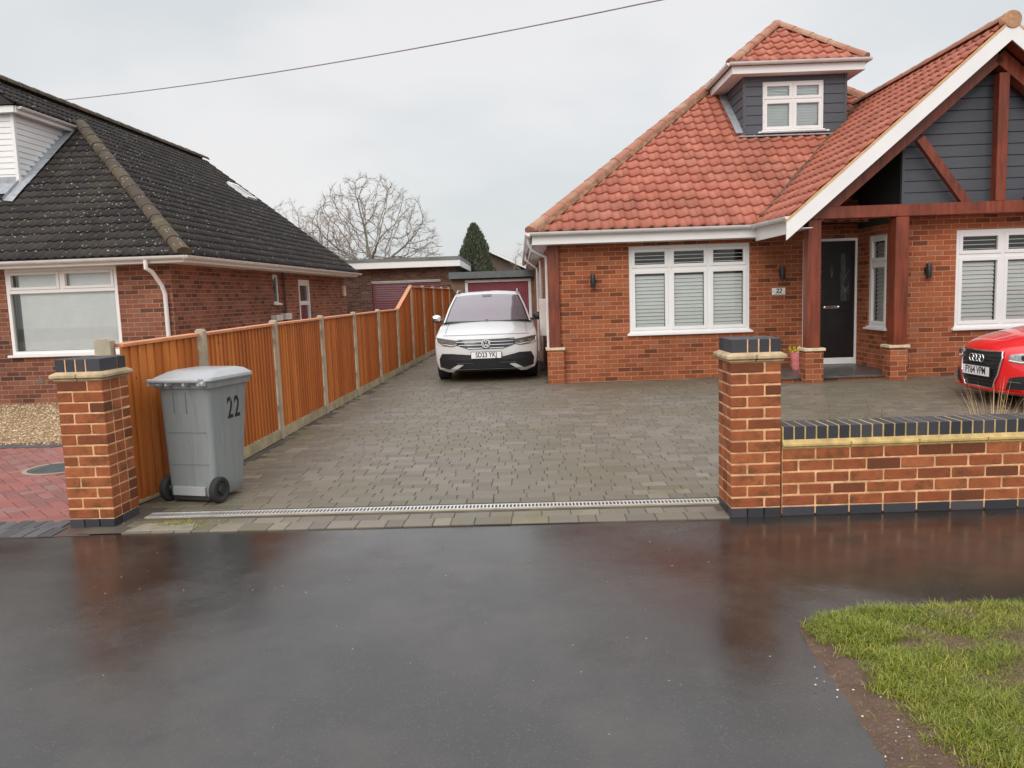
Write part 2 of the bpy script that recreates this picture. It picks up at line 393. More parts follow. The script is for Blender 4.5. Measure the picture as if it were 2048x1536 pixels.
# wet tarmac
t = NT('wet tarmac')
base = t.mix(t.noise(2.3, 4, 0.6), (0.014, 0.012, 0.011), (0.032, 0.027, 0.024))
agg = t.noise(130, 3, 0.7)
base = t.mix(t.math('MULTIPLY', t.ramp(agg, [(0.58, 0.0), (0.70, 1.0)]), 0.55), base, (0.13, 0.12, 0.11))
base = t.mix(t.math('MULTIPLY', t.ramp(t.noise(1.1, 6, .68), [(0.46, 0.0), (0.62, 1.0)]), 0.6), base, (0.055, 0.047, 0.041))
t.set('Base Color', base)
wet = t.ramp(t.noise(0.9, 7, 0.66), [(0.34, 0.08), (0.46, 0.16), (0.56, 0.25), (0.70, 0.42)])
vd = t.n('ShaderNodeVectorMath', operation='DISTANCE'); mp = t.n('ShaderNodeMapping'); mp.inputs[3].default_value = (.62, 1.0, 0); mp.inputs[1].default_value = (-1.35, -4.25, 0); mp.inputs[3].default_value = (.62, 1.0, 0)
t.l(t.geo(), mp.inputs[0]); t.l(mp.outputs[0], vd.inputs[0])
pud = t.ramp(t.math('ADD', vd.outputs['Value'], t.math('MULTIPLY', t.math('SUBTRACT', t.noise(2.2, 4, .6), .5), 1.1)), [(0.42, 1.0), (0.66, 0.0)])   # standing water by the verge
wet = t.mix(pud, wet, (0.045, 0.045, 0.045))
t.set('Roughness', wet)
t.set('IOR', 1.72)
t.bump(t.math('ADD', t.noise(150, 3, 0.6), t.math('MULTIPLY', t.noise(5, 2), 2.0)), 0.0004)
M['tarmac'] = t.mat
# grey paving setts
M['paver'] = island_mat('grey driveway setts', [(0.0, (0.125, 0.105, 0.084)), (0.4, (0.165, 0.139, 0.109)), (0.8, (0.19, 0.16, 0.127)), (1.0, (0.225, 0.19, 0.152))], rough=0.5, nscale=45, namt=0.4, dark=0.6, bump=0.002, grime=(0.45, (0.125, 0.112, 0.062), 0.42, 0.62, 0.65), spec=0.5)
M['paver_moss'] = island_mat('pale mossy setts', [(0.0, (0.14, 0.118, 0.088)), (0.5, (0.185, 0.158, 0.118)), (1.0, (0.26, 0.225, 0.17))], rough=0.55, nscale=30, namt=0.4, dark=0.6, bump=0.002, grime=(1.5, (0.14, 0.125, 0.05), 0.5, 0.66, 0.6))
M['paver_red'] = island_mat('red block paving', [(0.0, (0.18, 0.075, 0.07)), (0.4, (0.28, 0.08, 0.065)), (0.75, (0.34, 0.10, 0.08)), (1.0, (0.27, 0.14, 0.13))], rough=0.4, nscale=30, namt=0.35, dark=0.6, bump=0.0015, grime=(1.2, (0.16, 0.11, 0.10), 0.5, 0.7, 0.4), spec=0.6)
M['paver_dark'] = island_mat('charcoal edging blocks', [(0.0, (0.05, 0.05, 0.055)), (0.5, (0.075, 0.073, 0.078)), (1.0, (0.11, 0.105, 0.11))], rough=0.45, nscale=30, namt=0.3, bump=0.0015)
M['joint'] = simple('jointing sand', (0.085, 0.07, 0.05), 0.95, var=0.4, vscale=3)
M['joint_red'] = simple('red drive jointing', (0.10, 0.06, 0.05), 0.95, var=0.3, vscale=3)
M['gravel'] = island_mat('golden gravel', [(0.0, (0.20, 0.12, 0.06)), (0.35, (0.42, 0.27, 0.14)), (0.7, (0.58, 0.42, 0.25)), (1.0, (0.75, 0.66, 0.52))], rough=0.7, nscale=60, namt=0.2, bump=0.0)
M['gravel_bed'] = simple('gravel bed', (0.28, 0.18, 0.09), 0.95, var=0.5, vscale=40, bump=0.01, bscale=60)
M['soil'] = simple('ground soil', (0.12, 0.10, 0.06), 0.95, var=0.4, vscale=0.6)
t = NT('muddy verge earth')
mud = t.mix(t.noise(7, 5, 0.65), (0.07, 0.037, 0.022), (0.17, 0.10, 0.062))
t.set('Base Color', t.mix(t.math('MULTIPLY', t.ramp(t.noise(60, 3), [(0.6, 0.0), (0.72, 1.0)]), 0.6), mud, (0.28, 0.19, 0.12)))
t.set('Roughness', t.ramp(t.noise(9, 4), [(0.4, 0.3), (0.6, 0.75)])); t.bump(t.math('ADD', t.noise(38, 5, 0.7), t.math('MULTIPLY', t.noise(9, 3), 2.0)), 0.02); M['mud'] = t.mat
t = NT('grass blades')
gc = t.ramp(t.island(), [(0.0, (0.10, 0.13, 0.004)), (0.5, (0.18, 0.22, 0.007)), (0.84, (0.28, 0.285, 0.015)), (0.94, (0.46, 0.38, 0.08)), (1.0, (0.56, 0.45, 0.18))])
gc = t.mix(t.math('MULTIPLY', t.ramp(t.noise(3.2, 3), [(0.4, 0.0), (0.65, 1.0)]), 0.5), gc, (0.11, 0.16, 0.005))
t.set('Base Color', gc); t.set('Roughness', 0.5); t.set('Subsurface Weight', 0.0); M['grass'] = t.mat
M['straw'] = island_mat('dry straw blades', [(0.0, (0.34, 0.22, 0.11)), (0.5, (0.55, 0.38, 0.20)), (1.0, (0.74, 0.56, 0.34))], rough=0.7, namt=0.2, bump=0)
M['dry_red'] = island_mat('dead plant stems', [(0.0, (0.16, 0.09, 0.06)), (0.5, (0.26, 0.14, 0.10)), (1.0, (0.40, 0.26, 0.18))], rough=0.8, namt=0.2, bump=0)
M['conifer'] = island_mat('conifer foliage', [(0.0, (0.05, 0.07, 0.045)), (0.5, (0.085, 0.11, 0.065)), (0.85, (0.12, 0.13, 0.08)), (1.0, (0.17, 0.14, 0.09))], rough=0.85, nscale=2, namt=0.3, bump=0)  # greens lightened towards grey to carry distance haze
M['moss'] = island_mat('yellow moss', [(0.0, (0.22, 0.22, 0.02)), (1.0, (0.42, 0.40, 0.06))], rough=0.9, bump=0)
M['pot_pink'] = simple('pink wrapping', (0.66, 0.20, 0.21), 0.5, var=0.35, vscale=40)
M['petal'] = island_mat('yellow petals', [(0.0, (0.65, 0.42, 0.01)), (1.0, (0.85, 0.65, 0.03))], rough=0.6, bump=0, namt=0.1)
M['leaf'] = island_mat('green leaves', [(0.0, (0.08, 0.10, 0.02)), (1.0, (0.22, 0.2, 0.04))], rough=0.6, bump=0, namt=0.1)
M['stone_bit'] = island_mat('loose chips', [(0.0, (0.02, 0.02, 0.02)), (0.5, (0.45, 0.40, 0.33)), (1.0, (0.8, 0.78, 0.72))], rough=0.7, bump=0, namt=0.1)
M['clock_plate'] = simple('white ceramic plaque', (0.80, 0.78, 0.74), 0.3, var=0.03)
M['wire'] = simple('overhead cable', (0.26, 0.21, 0.22), 0.7)

def gz(x, y):   # the drive climbs gently towards the porch
    def ss(a): a = max(0.0, min(1.0, a)); return a * a * (3 - 2 * a)
    return 0.095 * ss((x - 2.9) / 1.5) * ss((y - 8.8) / 2.3)

# ------------------------------------------------------------------ ground
g = MB()
for i in range(40):
    pass
g.poly([(-600, -40, -0.05), (600, -40, -0.05), (600, 1200, -0.05), (-600, 1200, -0.05)])
tag(g.build('ground', M['soil']), kind='structure')
g = MB()
NX, NY = 90, 60
g.poly([(-40, -12, -0.012), (40, -12, -0.012), (40, 5.6, -0.012), (-40, 5.6, -0.012)])
tag(g.build('pavement', M['tarmac']), kind='structure')

def clip_pavers(blocks, name, mat, jmat, inside, ztop=0.0, th=0.05, rot=0.0, zfun=None, gap=0.0022, ch=0.0035):
    mb = MB()
    for (cx, cy, w, d, a) in blocks:
        if not inside(cx, cy): continue
        ca, sa = cos(a), sin(a)
        dz = random.uniform(-0.0015, 0.0015); tx = random.uniform(-.006, .006); ty = random.uniform(-.006, .006)
        hw, hd = w / 2 - gap, d / 2 - gap
        def P(x, y, z):
            X = cx + x * ca - y * sa; Y = cy + x * sa + y * ca
            return (X, Y, z + dz + x * tx + y * ty + (zfun(X, Y) if zfun else 0))
        j = [random.uniform(-.0015, .0015) for _ in range(8)]
        r0 = [P(-hw + j[0], -hd + j[1], ztop - 0.02), P(hw + j[2], -hd + j[3], ztop - 0.02), P(hw + j[4], hd + j[5], ztop - 0.02), P(-hw + j[6], hd + j[7], ztop - 0.02)]
        r1 = [P(-hw + j[0], -hd + j[1], ztop - ch), P(hw + j[2], -hd + j[3], ztop - ch), P(hw + j[4], hd + j[5], ztop - ch), P(-hw + j[6], hd + j[7], ztop - ch)]
        c = ch * 1.2
        r2 = [P(-hw + c + j[0], -hd + c + j[1], ztop), P(hw - c + j[2], -hd + c + j[3], ztop), P(hw - c + j[4], hd - c + j[5], ztop), P(-hw + c + j[6], hd - c + j[7], ztop)]
        i = len(mb.v); mb.v += r0 + r1 + r2
        for k in range(2):
            for q in range(4):
                a_, b_ = i + k * 4 + q, i + k * 4 + (q + 1) % 4
                mb.f.append((a_, b_, b_ + 4, a_ + 4)); mb.m.append(0)
        mb.f.append((i + 8, i + 9, i + 10, i + 11)); mb.m.append(0)
    return mb

FENCE = [(-2.97, 5.82), (-2.69, 6.78)]
for k in range(1, 12):
    FENCE.append((-2.69 + 0.0405 * 1.845 * k, 6.78 + 1.845 * k))
def fence_x(y):
    for (a, b) in zip(FENCE, FENCE[1:]):
        if a[1] <= y <= b[1]: return a[0] + (b[0] - a[0]) * (y - a[1]) / (b[1] - a[1])
    return FENCE[0][0] - 0.1 if y < FENCE[0][1] else FENCE[-1][0]

RA = radians(-1.7)
def rowline(x): return 5.06 - 0.037 * (x - 0.0)      # front edge of the drive at the tarmac
def drive_blocks():
    out = []
    y = 0.0; r = 0
    ca, sa = cos(RA), sin(RA)
    ox, oy = 0.0, 5.065
    while y < 22:
        d = 0.125 if r > 0 else 0.16
        if 2 <= r <= 2: pass
        x = -4.2 + random.uniform(-.2, 0)
        while x < 9:
            w = random.choice((0.12, 0.16, 0.16, 0.2, 0.2, 0.25))
            X = x + w / 2; Y = y + d / 2
            out.append((ox + X * ca - Y * sa, oy + X * sa + Y * ca, w, d, RA, r))
            x += w
        y += d; r += 1
    return out
DB = drive_blocks()
def drain_y(x): return 5.49 - 0.0295 * x
def in_drive(x, y):
    if abs(y - drain_y(x)) < 0.115: return False
    if x < fence_x(y) + 0.09: return False
    if x > 0.60 and y > 13.12 - 0.012 * x: return False
    if x > 3.9 and y > 12.9: return False
    if x > 1.40 and y < 5.46: return False
    if x < -2.72 and y < 5.75: return False
    if x > 7.8: return False
    return True
def mossy(x, y, r):
    e = x - fence_x(y)
    p = 0.0
    if e < 0.42 and y > 5.9: p = 0.9 - e
    if y < 5.45: p = 0.45
    if y < 6.3 and x > 0.9: p = 0.5
    return random.random() < p
plain = [b[:5] for b in DB if in_drive(b[0], b[1])]
sel = [mossy(b[0], b[1], 0) for b in plain]
drv = tag(clip_pavers([b for b, s_ in zip(plain, sel) if not s_], 'driveway', None, None, lambda x, y: True, zfun=gz).build('driveway_paving', M['paver'], fix=False), kind='structure')
tag(clip_pavers([b for b, s_ in zip(plain, sel) if s_], 'driveway', None, None, lambda x, y: True, zfun=gz).build('driveway_mossy_paving', M['paver_moss'], fix=False), kind='structure')
g = MB()
for i in range(-10, 34):
    for j in range(0, 66):
        x0, x1 = i * 0.3, (i + 1) * 0.3; y0, y1 = 5.05 + j * 0.33, 5.05 + (j + 1) * 0.33
        if x1 > 9 or y1 > 27: continue
        g.poly([(x0, max(y0, rowline(x0)), gz(x0, y0) - 0.007), (x1, max(y0, rowline(x1)), gz(x1, y0) - 0.007), (x1, y1, gz(x1, y1) - 0.007), (x0, y1, gz(x0, y1) - 0.007)])
tag(g.build('driveway_bed', M['joint'], fix=False), kind='structure')

# cut slab beside the pillar foot with moss
g = MB(); g.prism([(-2.66, 5.17), (-2.2, 5.16), (-2.25, 5.31), (-2.60, 5.34)], -0.006, 0.006)
tag(g.build('slab', simple('wet slab', (.26, .23, .18), .5, var=.3, vscale=8), bevel=0.003), kind='structure')

# linear drain
dr = empty('drain_channel', (-0.62, drain_y(-0.62), 0), RA, 'galvanised slotted drain grate running across the front of the driveway', 'drain')
g = MB(); L_ = 2.07
g.box(-L_, L_, -0.062, -0.052, -0.03, 0.002); g.box(-L_, L_, 0.052, 0.062, -0.03, 0.002)
g.build('channel_edge', M['concrete'], dr)
g = MB(); g.box(-L_, L_, -0.052, 0.052, -0.035, -0.012); g.build('channel_bottom', M['dark_void'], dr)  # near-black bottom paints the shade inside the slots
for s_ in range(4):
    g = MB(); xa, xb = -L_ + s_ * L_ / 2 + 0.002, -L_ + (s_ + 1) * L_ / 2 - 0.002
    g.box(xa, xb, -0.050, -0.040, -0.004, 0.004); g.box(xa, xb, 0.040, 0.050, -0.004, 0.004)
    n_ = int((xb - xa) / 0.026)
    for k in range(n_):
        x = xa + 0.004 + k * (xb - xa - 0.02) / (n_ - 1)
        i = len(g.v)
        g.box(x, x + 0.011, -0.040, 0.040, -0.004, 0.0035)
    g.build('grate', M['steel'], dr)

# ------------------------------------------------------------------ brick units
def brick_stack(name_b, name_m, parent, x0, x1, y0, y1, z0, courses, bmat, mmat, ends=True, skip=None):
    """hollow rectangle of real bricks, mortar core 4 mm behind the faces"""
    b = MB(); m = MB(); j = 0.010; e = 0.004
    m.box(x0 + e, x1 - e, y0 + e, y1 - e, z0, z0 + courses * 0.075 - 0.002)
    for c in range(courses):
        z = z0 + c * 0.075 + j / 2; zt = z + 0.065
        for side in (0, 1):
            yy0, yy1 = (y0, y0 + 0.1025) if side == 0 else (y1 - 0.1025, y1)
            x = x0; first = True
            # alternate bond
            lens = []
            pos = 0.0; W = x1 - x0
            start = 0.215 if (c + side) % 2 == 0 else 0.1025
            lens.append(start); pos = start + j
            while pos < W - 1e-4:
                l = min(0.215, W - pos)
                if l < 0.03: lens[-1] += l + j if False else 0; pos = W; break
                lens.append(l); pos += l + j
            x = x0
            for q, l in enumerate(lens):
                xe = min(x + l, x1)
                if q == len(lens) - 1: xe = x1
                b.cbox(x + random.uniform(-.0015, .0015), xe + random.uniform(-.0015, .0015), yy0 + random.uniform(-.0018, .0018), yy1, z + random.uniform(-.0018, .0012), zt + random.uniform(-.0014, .0012), random.uniform(.003, .006))
                x = xe + j
        # ends
        for side in (0, 1):
            xx0, xx1 = (x0, x0 + 0.1025) if side == 0 else (x1 - 0.1025, x1)
            a, bb = y0 + 0.1025 + j, y1 - 0.1025 - j
            if bb - a > 0.03:
                y = a
                if (c + side) % 2 and bb - a > 0.12: 
                    b.cbox(xx0, xx1, y, y + 0.05, z, zt, 0.003); y += 0.06
                while y < bb - 0.01:
                    ye = min(y + 0.215, bb); b.cbox(xx0, xx1, y, ye, z, zt, 0.003); y = ye + j
    b.build(name_b, bmat, parent, fix=True)
    m.build(name_m, mmat, parent)

def pillar(x, y, rz, label, plinth=0.05, courses=13, w=0.328, flip=False):
    p = empty('brick_pillar', (x, y, 0), rz, label, 'pillar', 'brick pillars at the driveway entrance')
    h = w / 2
    g = MB(); n = 3; 
    for a in range(3):
        xa = -h - 0.001 + a * (w + 0.002) / 3
        for yy in ((-h - .001, -h + .1), (h - .1, h + .001)):
            g.cbox(xa + 0.003, xa + (w) / 3 - 0.003, yy[0], yy[1], -0.03, plinth, 0.003)
    for xx in ((-h - .001, -h + .1), (h - .1, h + .001)): g.cbox(xx[0], xx[1], -h + .105, h - .105, -0.03, plinth, 0.003)
    g.build('plinth', M['blue_brick'], p)
    brick_stack('brickwork', 'mortar', p, -h, h, -h, h, plinth, courses, M['brick_unit'], M['mortar'])
    z = plinth + courses * 0.075
    g = MB()
    for k, (o, z0, z1) in enumerate(((0.012, z, z + 0.017), (0.030, z + 0.019, z + 0.046))):
        q = h + o
        g.cbox(-q, -0.004, -q, q, z0, z1, 0.005); g.cbox(0.0, q, -q, q, z0, z1 - 0.001, 0.005)
    # haunched mortar up to the blue bricks
    g.rings([[(-h - .024, -h - .024, z + .046), (h + .024, -h - .024, z + .046), (h + .024, h + .024, z + .046), (-h - .024, h + .024, z + .046)],
             [(-h + .004, -h + .004, z + .062), (h - .004, -h + .004, z + .062), (h - .004, h - .004, z + .062), (-h + .004, h - .004, z + .062)]])
    g.build('coping_slab', M['buff_stone'], p)
    z2 = z + 0.048; hb = h - 0.004
    g = MB(); g.box(-hb + .004, hb - .004, -hb + .004, hb - .004, z2, z2 + 0.098); g.build('capping_mortar', M['mortar'], p)
    g = MB()
    # three bricks on edge and a wider corner brick
    mx = (lambda a, b_: (a, b_)) if not flip else (lambda a, b_: (-b_, -a))
    for k in range(3):
        q = mx(-hb + .1105 + k * .0725, -hb + .1105 + k * .0725 + .0635 + (.004 if k == 2 else 0)); g.cbox(q[0], q[1], -hb, -hb + .215, z2, z2 + .102 - .001 * (k % 2), .004)
    q = mx(-hb, -hb + .1025); g.cbox(q[0], q[1], -hb, -hb + .215, z2, z2 + .1025, .004)
    q = mx(-hb, -hb + .215); g.cbox(q[0], q[1], hb - .100, hb, z2, z2 + .1015, .004)
    q = mx(-hb + .224, hb); g.cbox(q[0], q[1], hb - .100, hb, z2, z2 + .101, .004)
    g.build('capping_brick', M['blue_brick'], p)
    return p
pillar(1.595, 5.215, radians(-1.0), 'brick pillar with blue brick cap at the end of the low front wall')
pillar(-2.965, 5.50, radians(-3.5), 'brick pillar with blue brick cap beside the grey wheelie bin', 0.05, 13, flip=True)

# low wall
lw = empty('low_garden_wall', (1.765, 5.055, 0), radians(0.0), 'low red brick front wall topped with blue bricks on edge', 'wall')
WL = 4.2
g = MB(); x = 0.004
while x < WL - 0.1:
    g.cbox(x, x + 0.215, -0.001, 0.215, -0.03, 0.048, 0.003); x += 0.225
g.build('plinth', M['blue_brick'], lw)
b = MB(); m = MB(); m.box(0.002, WL, 0.004, 0.211, 0.0, 0.05 + 5.4 * 0.075)
for c in range(5):
    z = 0.055 + c * 0.0785; x = 0.004 - (0.1125 if c % 2 else 0)
    while x < WL:
        xa = max(x, 0.004)
        if x + 0.215 - xa > 0.02:
            b.cbox(xa, x + 0.215 + random.uniform(-.002, .002), random.uniform(-.002, .0015), 0.102, z + random.uniform(-.002, .0015), z + 0.0672 + random.uniform(-.0015, .0015), random.uniform(.003, .006))
        x += 0.225
b.build('brickwork', M['brick_unit'], lw)
m.build('mortar', M['mortar'], lw)
g = MB(); z = 0.05 + 5 * 0.0785
x = 0.0
while x < WL:
    e = min(x + 0.45, WL)
    g.cbox(x, e - 0.003, -0.012, 0.23, z, z + 0.014, 0.004); g.cbox(x, e - 0.004, -0.026, 0.245, z + 0.015, z + 0.038, 0.005); x = e
g.rings([[(0, -0.020, z + .038), (WL, -0.020, z + .038), (WL, 0.25, z + .042), (0, 0.25, z + .042)], [(0, -0.004, z + .06), (WL, -0.004, z + .06), (WL, 0.21, z + .06), (0, 0.21, z + .06)]])
g.build('coping_slab', M['mortar_yellow'], lw)
z2 = z + 0.046
g = MB(); g.box(0.002, WL, 0.004, 0.21, z2, z2 + 0.099); g.build('capping_mortar', M['mortar_yellow'], lw)
g = MB(); x = 0.012
while x < WL - 0.07:
    g.cbox(x, x + 0.0635, random.uniform(-.003, .001), 0.214, z2, z2 + 0.102 + random.uniform(-.0015, .0015), 0.004); x += 0.0735
g.build('capping_brick', M['blue_brick'], lw)

# ------------------------------------------------------------------ fence
fn = empty('garden_fence', (FENCE[0][0], FENCE[0][1], 0), 0, 'orange stained featheredge fence between concrete posts, stepping higher towards the garages', 'fence')
fo = Vector((FENCE[0][0], FENCE[0][1], 0))
def fence_part(i, a, b, h0, h1):
    gb = .03 if i == 0 else .12
    a = Vector((a[0], a[1], 0)) - fo; b = Vector((b[0], b[1], 0)) - fo
    d = (b - a); L = d.length; d.normalize(); s = Vector((d.y, -d.x, 0))   # s points to the driveway side
    def P(t, w, z): q = a + d * t + s * w; return (q.x, q.y, z)
    g = MB()   # concrete gravel board
    t0, t1 = 0.06, L - 0.06
    g.rings([[P(t0, -.02, 0.0), P(t1, -.02, 0.0), P(t1, .025, 0.0), P(t0, .025, 0.0)], [P(t0, -.02, gb), P(t1, -.02, gb), P(t1, .025, gb), P(t0, .025, gb)]])
    g.build('gravel_board', M['concrete_green'], fn, bevel=0.004)
    g = MB(); n = max(3, int(round((t1 - t0) / 0.092)))
    w = (t1 - t0) / n
    for k in range(n):
        ta = t0 + k * w; tb = ta + w * 1.12
        tb = min(tb, t1)
        za = gb + .001; f0 = (ta - t0) / (t1 - t0); f1 = (tb - t0) / (t1 - t0)
        ha = h0 + (h1 - h0) * f0 - 0.03; hb = h0 + (h1 - h0) * f1 - 0.03
        jj = random.uniform(-.001, .001)
        # featheredge: thick edge proud, thin edge tucked under the next board
        r0 = [P(ta, .010, za), P(ta, .028 + jj, za), P(tb, .013, za), P(tb, .008, za)]
        r1 = [P(ta, .010, ha), P(ta, .028 + jj, ha), P(tb, .013, hb), P(tb, .008, hb)]
        g.rings([r0, r1])
    for zz in (0.35, 0.75, 1.1):
        g.rings([[P(t0, -.03, zz), P(t1, -.03, zz), P(t1, .008, zz), P(t0, .008, zz)], [P(t0, -.03, zz + .06), P(t1, -.03, zz + .04), P(t1, .008, zz + .04), P(t0, .008, zz + .06)]])
    g.build('panel', M['fence'], fn)
    g = MB()
    g.rings([[P(t0, -.035, h0 - .03), P(t0, .045, h0 - .03), P(t0, .045, h0 - .005), P(t0, -.035, h0 - .002)], [P(t1, -.035, h1 - .03), P(t1, .045, h1 - .03), P(t1, .045, h1 - .005), P(t1, -.035, h1 - .002)]])
    g.build('capping_rail', M['fence_cap'], fn, bevel=0.003)
FH = [1.25, 1.28, 1.295, 1.30, 1.305, 1.31, 1.31]
for i in range(len(FENCE) - 1):
    if i < 6: h0 = FH[i] - 0.0; h1 = FH[i + 1] - 0.0
    elif i == 6: h0, h1 = 1.31, 1.79
    else: h0 = h1 = 1.79
    fence_part(i, FENCE[i], FENCE[i + 1], h0, h1)
def fence_post(px, py, h, rz=radians(-2.3), w=0.075):
    g = MB(); x, y = px - fo.x, py - fo.y; a = w / 2
    ca, sa = cos(rz), sin(rz)
    R_ = lambda u, v, z: (x + u * ca - v * sa, y + u * sa + v * ca, z)
    prof = [(-a, 0.0), (-a, h - 0.02), (-a * 0.6, h), (a * 0.6, h), (a, h - 0.02), (a, 0.0)]
    g.rings([[R_(u, -a * .93, z) for u, z in prof], [R_(u, a * .93, z) for u, z in prof]])
    g.build('post', M['concrete'], fn, bevel=0.004)
fence_post(-3.035, 5.84, 1.29, radians(8), 0.115)
for i in range(1, len(FENCE)):
    h = FH[i] + 0.03 if i < 6 else (1.33 if i == 6 else 1.82)
    fence_post(FENCE[i][0] + 0.005, FENCE[i][1], h)

# ------------------------------------------------------------------ wheelie bin
bn = empty('wheelie_bin', (-2.44, 6.12, 0), radians(-16), 'grey wheelie bin marked 22 on its side, standing by the left pillar', 'wheelie bin')
def rrect(x0, x1, y0, y1, z, r, n=4):
    pts = []
    for cx, cy, a0 in ((x1 - r, y0 + r, -pi / 2), (x1 - r, y1 - r, 0), (x0 + r, y1 - r, pi / 2), (x0 + r, y0 + r, pi)):
        for k in range(n + 1):
            a = a0 + pi / 2 * k / n; pts.append((cx + r * cos(a), cy + r * sin(a), z))
    return pts
g = MB()
def binring(z, o=0):
    f = z / 0.95
    hw = 0.207 + 0.023 * f + o; y0 = -0.215 - 0.02 * f - o; y1 = 0.15 + 0.125 * f + o
    return rrect(-hw, hw, y0, y1, z, 0.04)
g.rings([binring(0.035, -0.01), binring(0.05), binring(0.13), binring(0.5), binring(0.86), binring(0.885, .004), binring(0.89, .022), binring(0.935, .026), binring(0.94, .01)])
g.build('body', M['bin'], bn, smooth=35)
g = MB()
g.rings([rrect(-.265, .265, -.27, .31, .938, .05), rrect(-.27, .27, -.275, .315, .95, .05), rrect(-.265, .265, -.265, .31, .968, .05), rrect(-.225, .225, -.16, .27, 1.005, .06), rrect(-.19, .19, -.10, .22, 1.018, .06)])
g.build('lid', M['bin_lid'], bn, smooth=30)
g = MB()
g.tube([(-.235, -.315, .955), (.215, -.315, .955)], .017, 10)
for x in (-.235, -.08, .075, .205): g.box(x - .012, x + .012, -.32, -.235, .915, .965)
for x in (-.16, .225): g.cyl((x - .02, -.295, .93), .02, .04, 10, 'x')
g.build('handle', M['bin_lid'], bn, smooth=35, bevel=0.002)
for x in (-.09, .02):
    g = MB(); g.box(x - .002, x + .002, -.243, -.232, .70, .86); g.build('rib', M['bin'], bn)
g = MB()
g.box(.2245, .2295, .02, .025, .76, .88); g.build('rib', M['bin'], bn); g = MB(); g.box(.2255, .2300, .12, .125, .78, .88); g.build('rib', M['bin'], bn)
for z_, h_ in ((.30, .008), (.55, .008)):
    g = MB(); g.box(-.17, .17, -.2335 + (.0065 if z_ < .5 else 0.001), -.2, z_, z_ + h_); g.build('rib', M['bin'], bn)
g = MB(); g.box(-.16, .13, -.236, -.21, .055, .125); g.build('foot_panel', M['bin_lid'], bn, bevel=0.004)
g = MB(); g.tube([(-.2, -.185, .1), (.2, -.185, .1)], .012, 8); g.box(-.17, .16, -.225, -.17, .02, .05); g.build('axle', M['rubber'], bn)
for x in (-.25, .20):
    wp = MB(); wp.lathe((x, -.19, .1), [(0.0, .01), (.06, .01), (.07, 0), (.094, .0), (.1, .008), (.1, .042), (.094, .05), (.07, .05), (.06, .04), (0.0, .04)], 24, 'x')
    w_ = wp.build('wheel', M['rubber'], bn, smooth=35)
    h_ = MB(); h_.lathe((x - .004, -.19, .1), [(.0, 0), (.03, 0), (.035, .01), (.035, .05), (.03, .058), (0, .058)], 12, 'x'); h_.build('hub', M['car_black'], w_, smooth=35)

def text_obj(name, txt, size, parent, mat, M4, extrude=0.001, bold=0.0, sx=1.0, spacing=1.0, shear=0.0, align='CENTER'):
    cu = bpy.data.curves.new(name, 'FONT'); cu.body = txt; cu.size = size; cu.extrude = extrude; cu.offset = bold
    cu.align_x = align; cu.align_y = 'CENTER'; cu.space_character = spacing; cu.shear = shear; cu.resolution_u = 4
    tmp = bpy.data.objects.new(name + '_curve', cu); COL.objects.link(tmp)
    bpy.context.view_layer.update()
    me = bpy.data.meshes.new_from_object(tmp.evaluated_get(bpy.context.evaluated_depsgraph_get()))
    bpy.data.objects.remove(tmp); 
    me.transform(M4 @ Matrix.Diagonal((sx, 1, 1, 1)))
    me.materials.clear(); me.materials.append(mat)
    return finish(name, me, parent)
# side face of the bin leans in slightly towards its foot
mt = Matrix.Translation((.2252, .060, .700)) @ Matrix.Rotation(radians(1.4), 4, 'Y') @ Matrix.Rotation(pi / 2, 4, 'Z') @ Matrix.Rotation(pi / 2, 4, 'X')
text_obj('number', '22', .235, bn, M['black_ink'], mt, .0015, bold=.003, sx=.62, spacing=1.2)

# ------------------------------------------------------------------ walls with openings
def wall_panel(mb, x0, x1, z0, z1, y, holes, depth=0.10, axis='y', sign=1, m=0):
    """front face at y (outward = -axis*sign) with rectangular holes and reveals"""
    xs = sorted(set([x0, x1] + [h[0] for h in holes] + [h[1] for h in holes]))
    zs = sorted(set([z0, z1] + [h[2] for h in holes] + [h[3] for h in holes]))
    def P(x, d, z): return (x, y + d * sign, z) if axis == 'y' else (y + d * sign, x, z)
    for a, b_ in zip(xs, xs[1:]):
        for c, d in zip(zs, zs[1:]):
            mx, mz = (a + b_) / 2, (c + d) / 2
            if any(h[0] < mx < h[1] and h[2] < mz < h[3] for h in holes): continue
            mb.poly([P(a, 0, c), P(b_, 0, c), P(b_, 0, d), P(a, 0, d)], m)
    for h in holes:
        mb.poly([P(h[0], 0, h[2]), P(h[0], depth, h[2]), P(h[0], depth, h[3]), P(h[0], 0, h[3])], m)
        mb.poly([P(h[1], 0, h[2]), P(h[1], depth, h[2]), P(h[1], depth, h[3]), P(h[1], 0, h[3])], m)
        mb.poly([P(h[0], 0, h[3]), P(h[1], 0, h[3]), P(h[1], depth, h[3]), P(h[0], depth, h[3])], m)
        mb.poly([P(h[0], 0, h[2]), P(h[1], 0, h[2]), P(h[1], depth, h[2]), P(h[0], depth, h[2])], m)

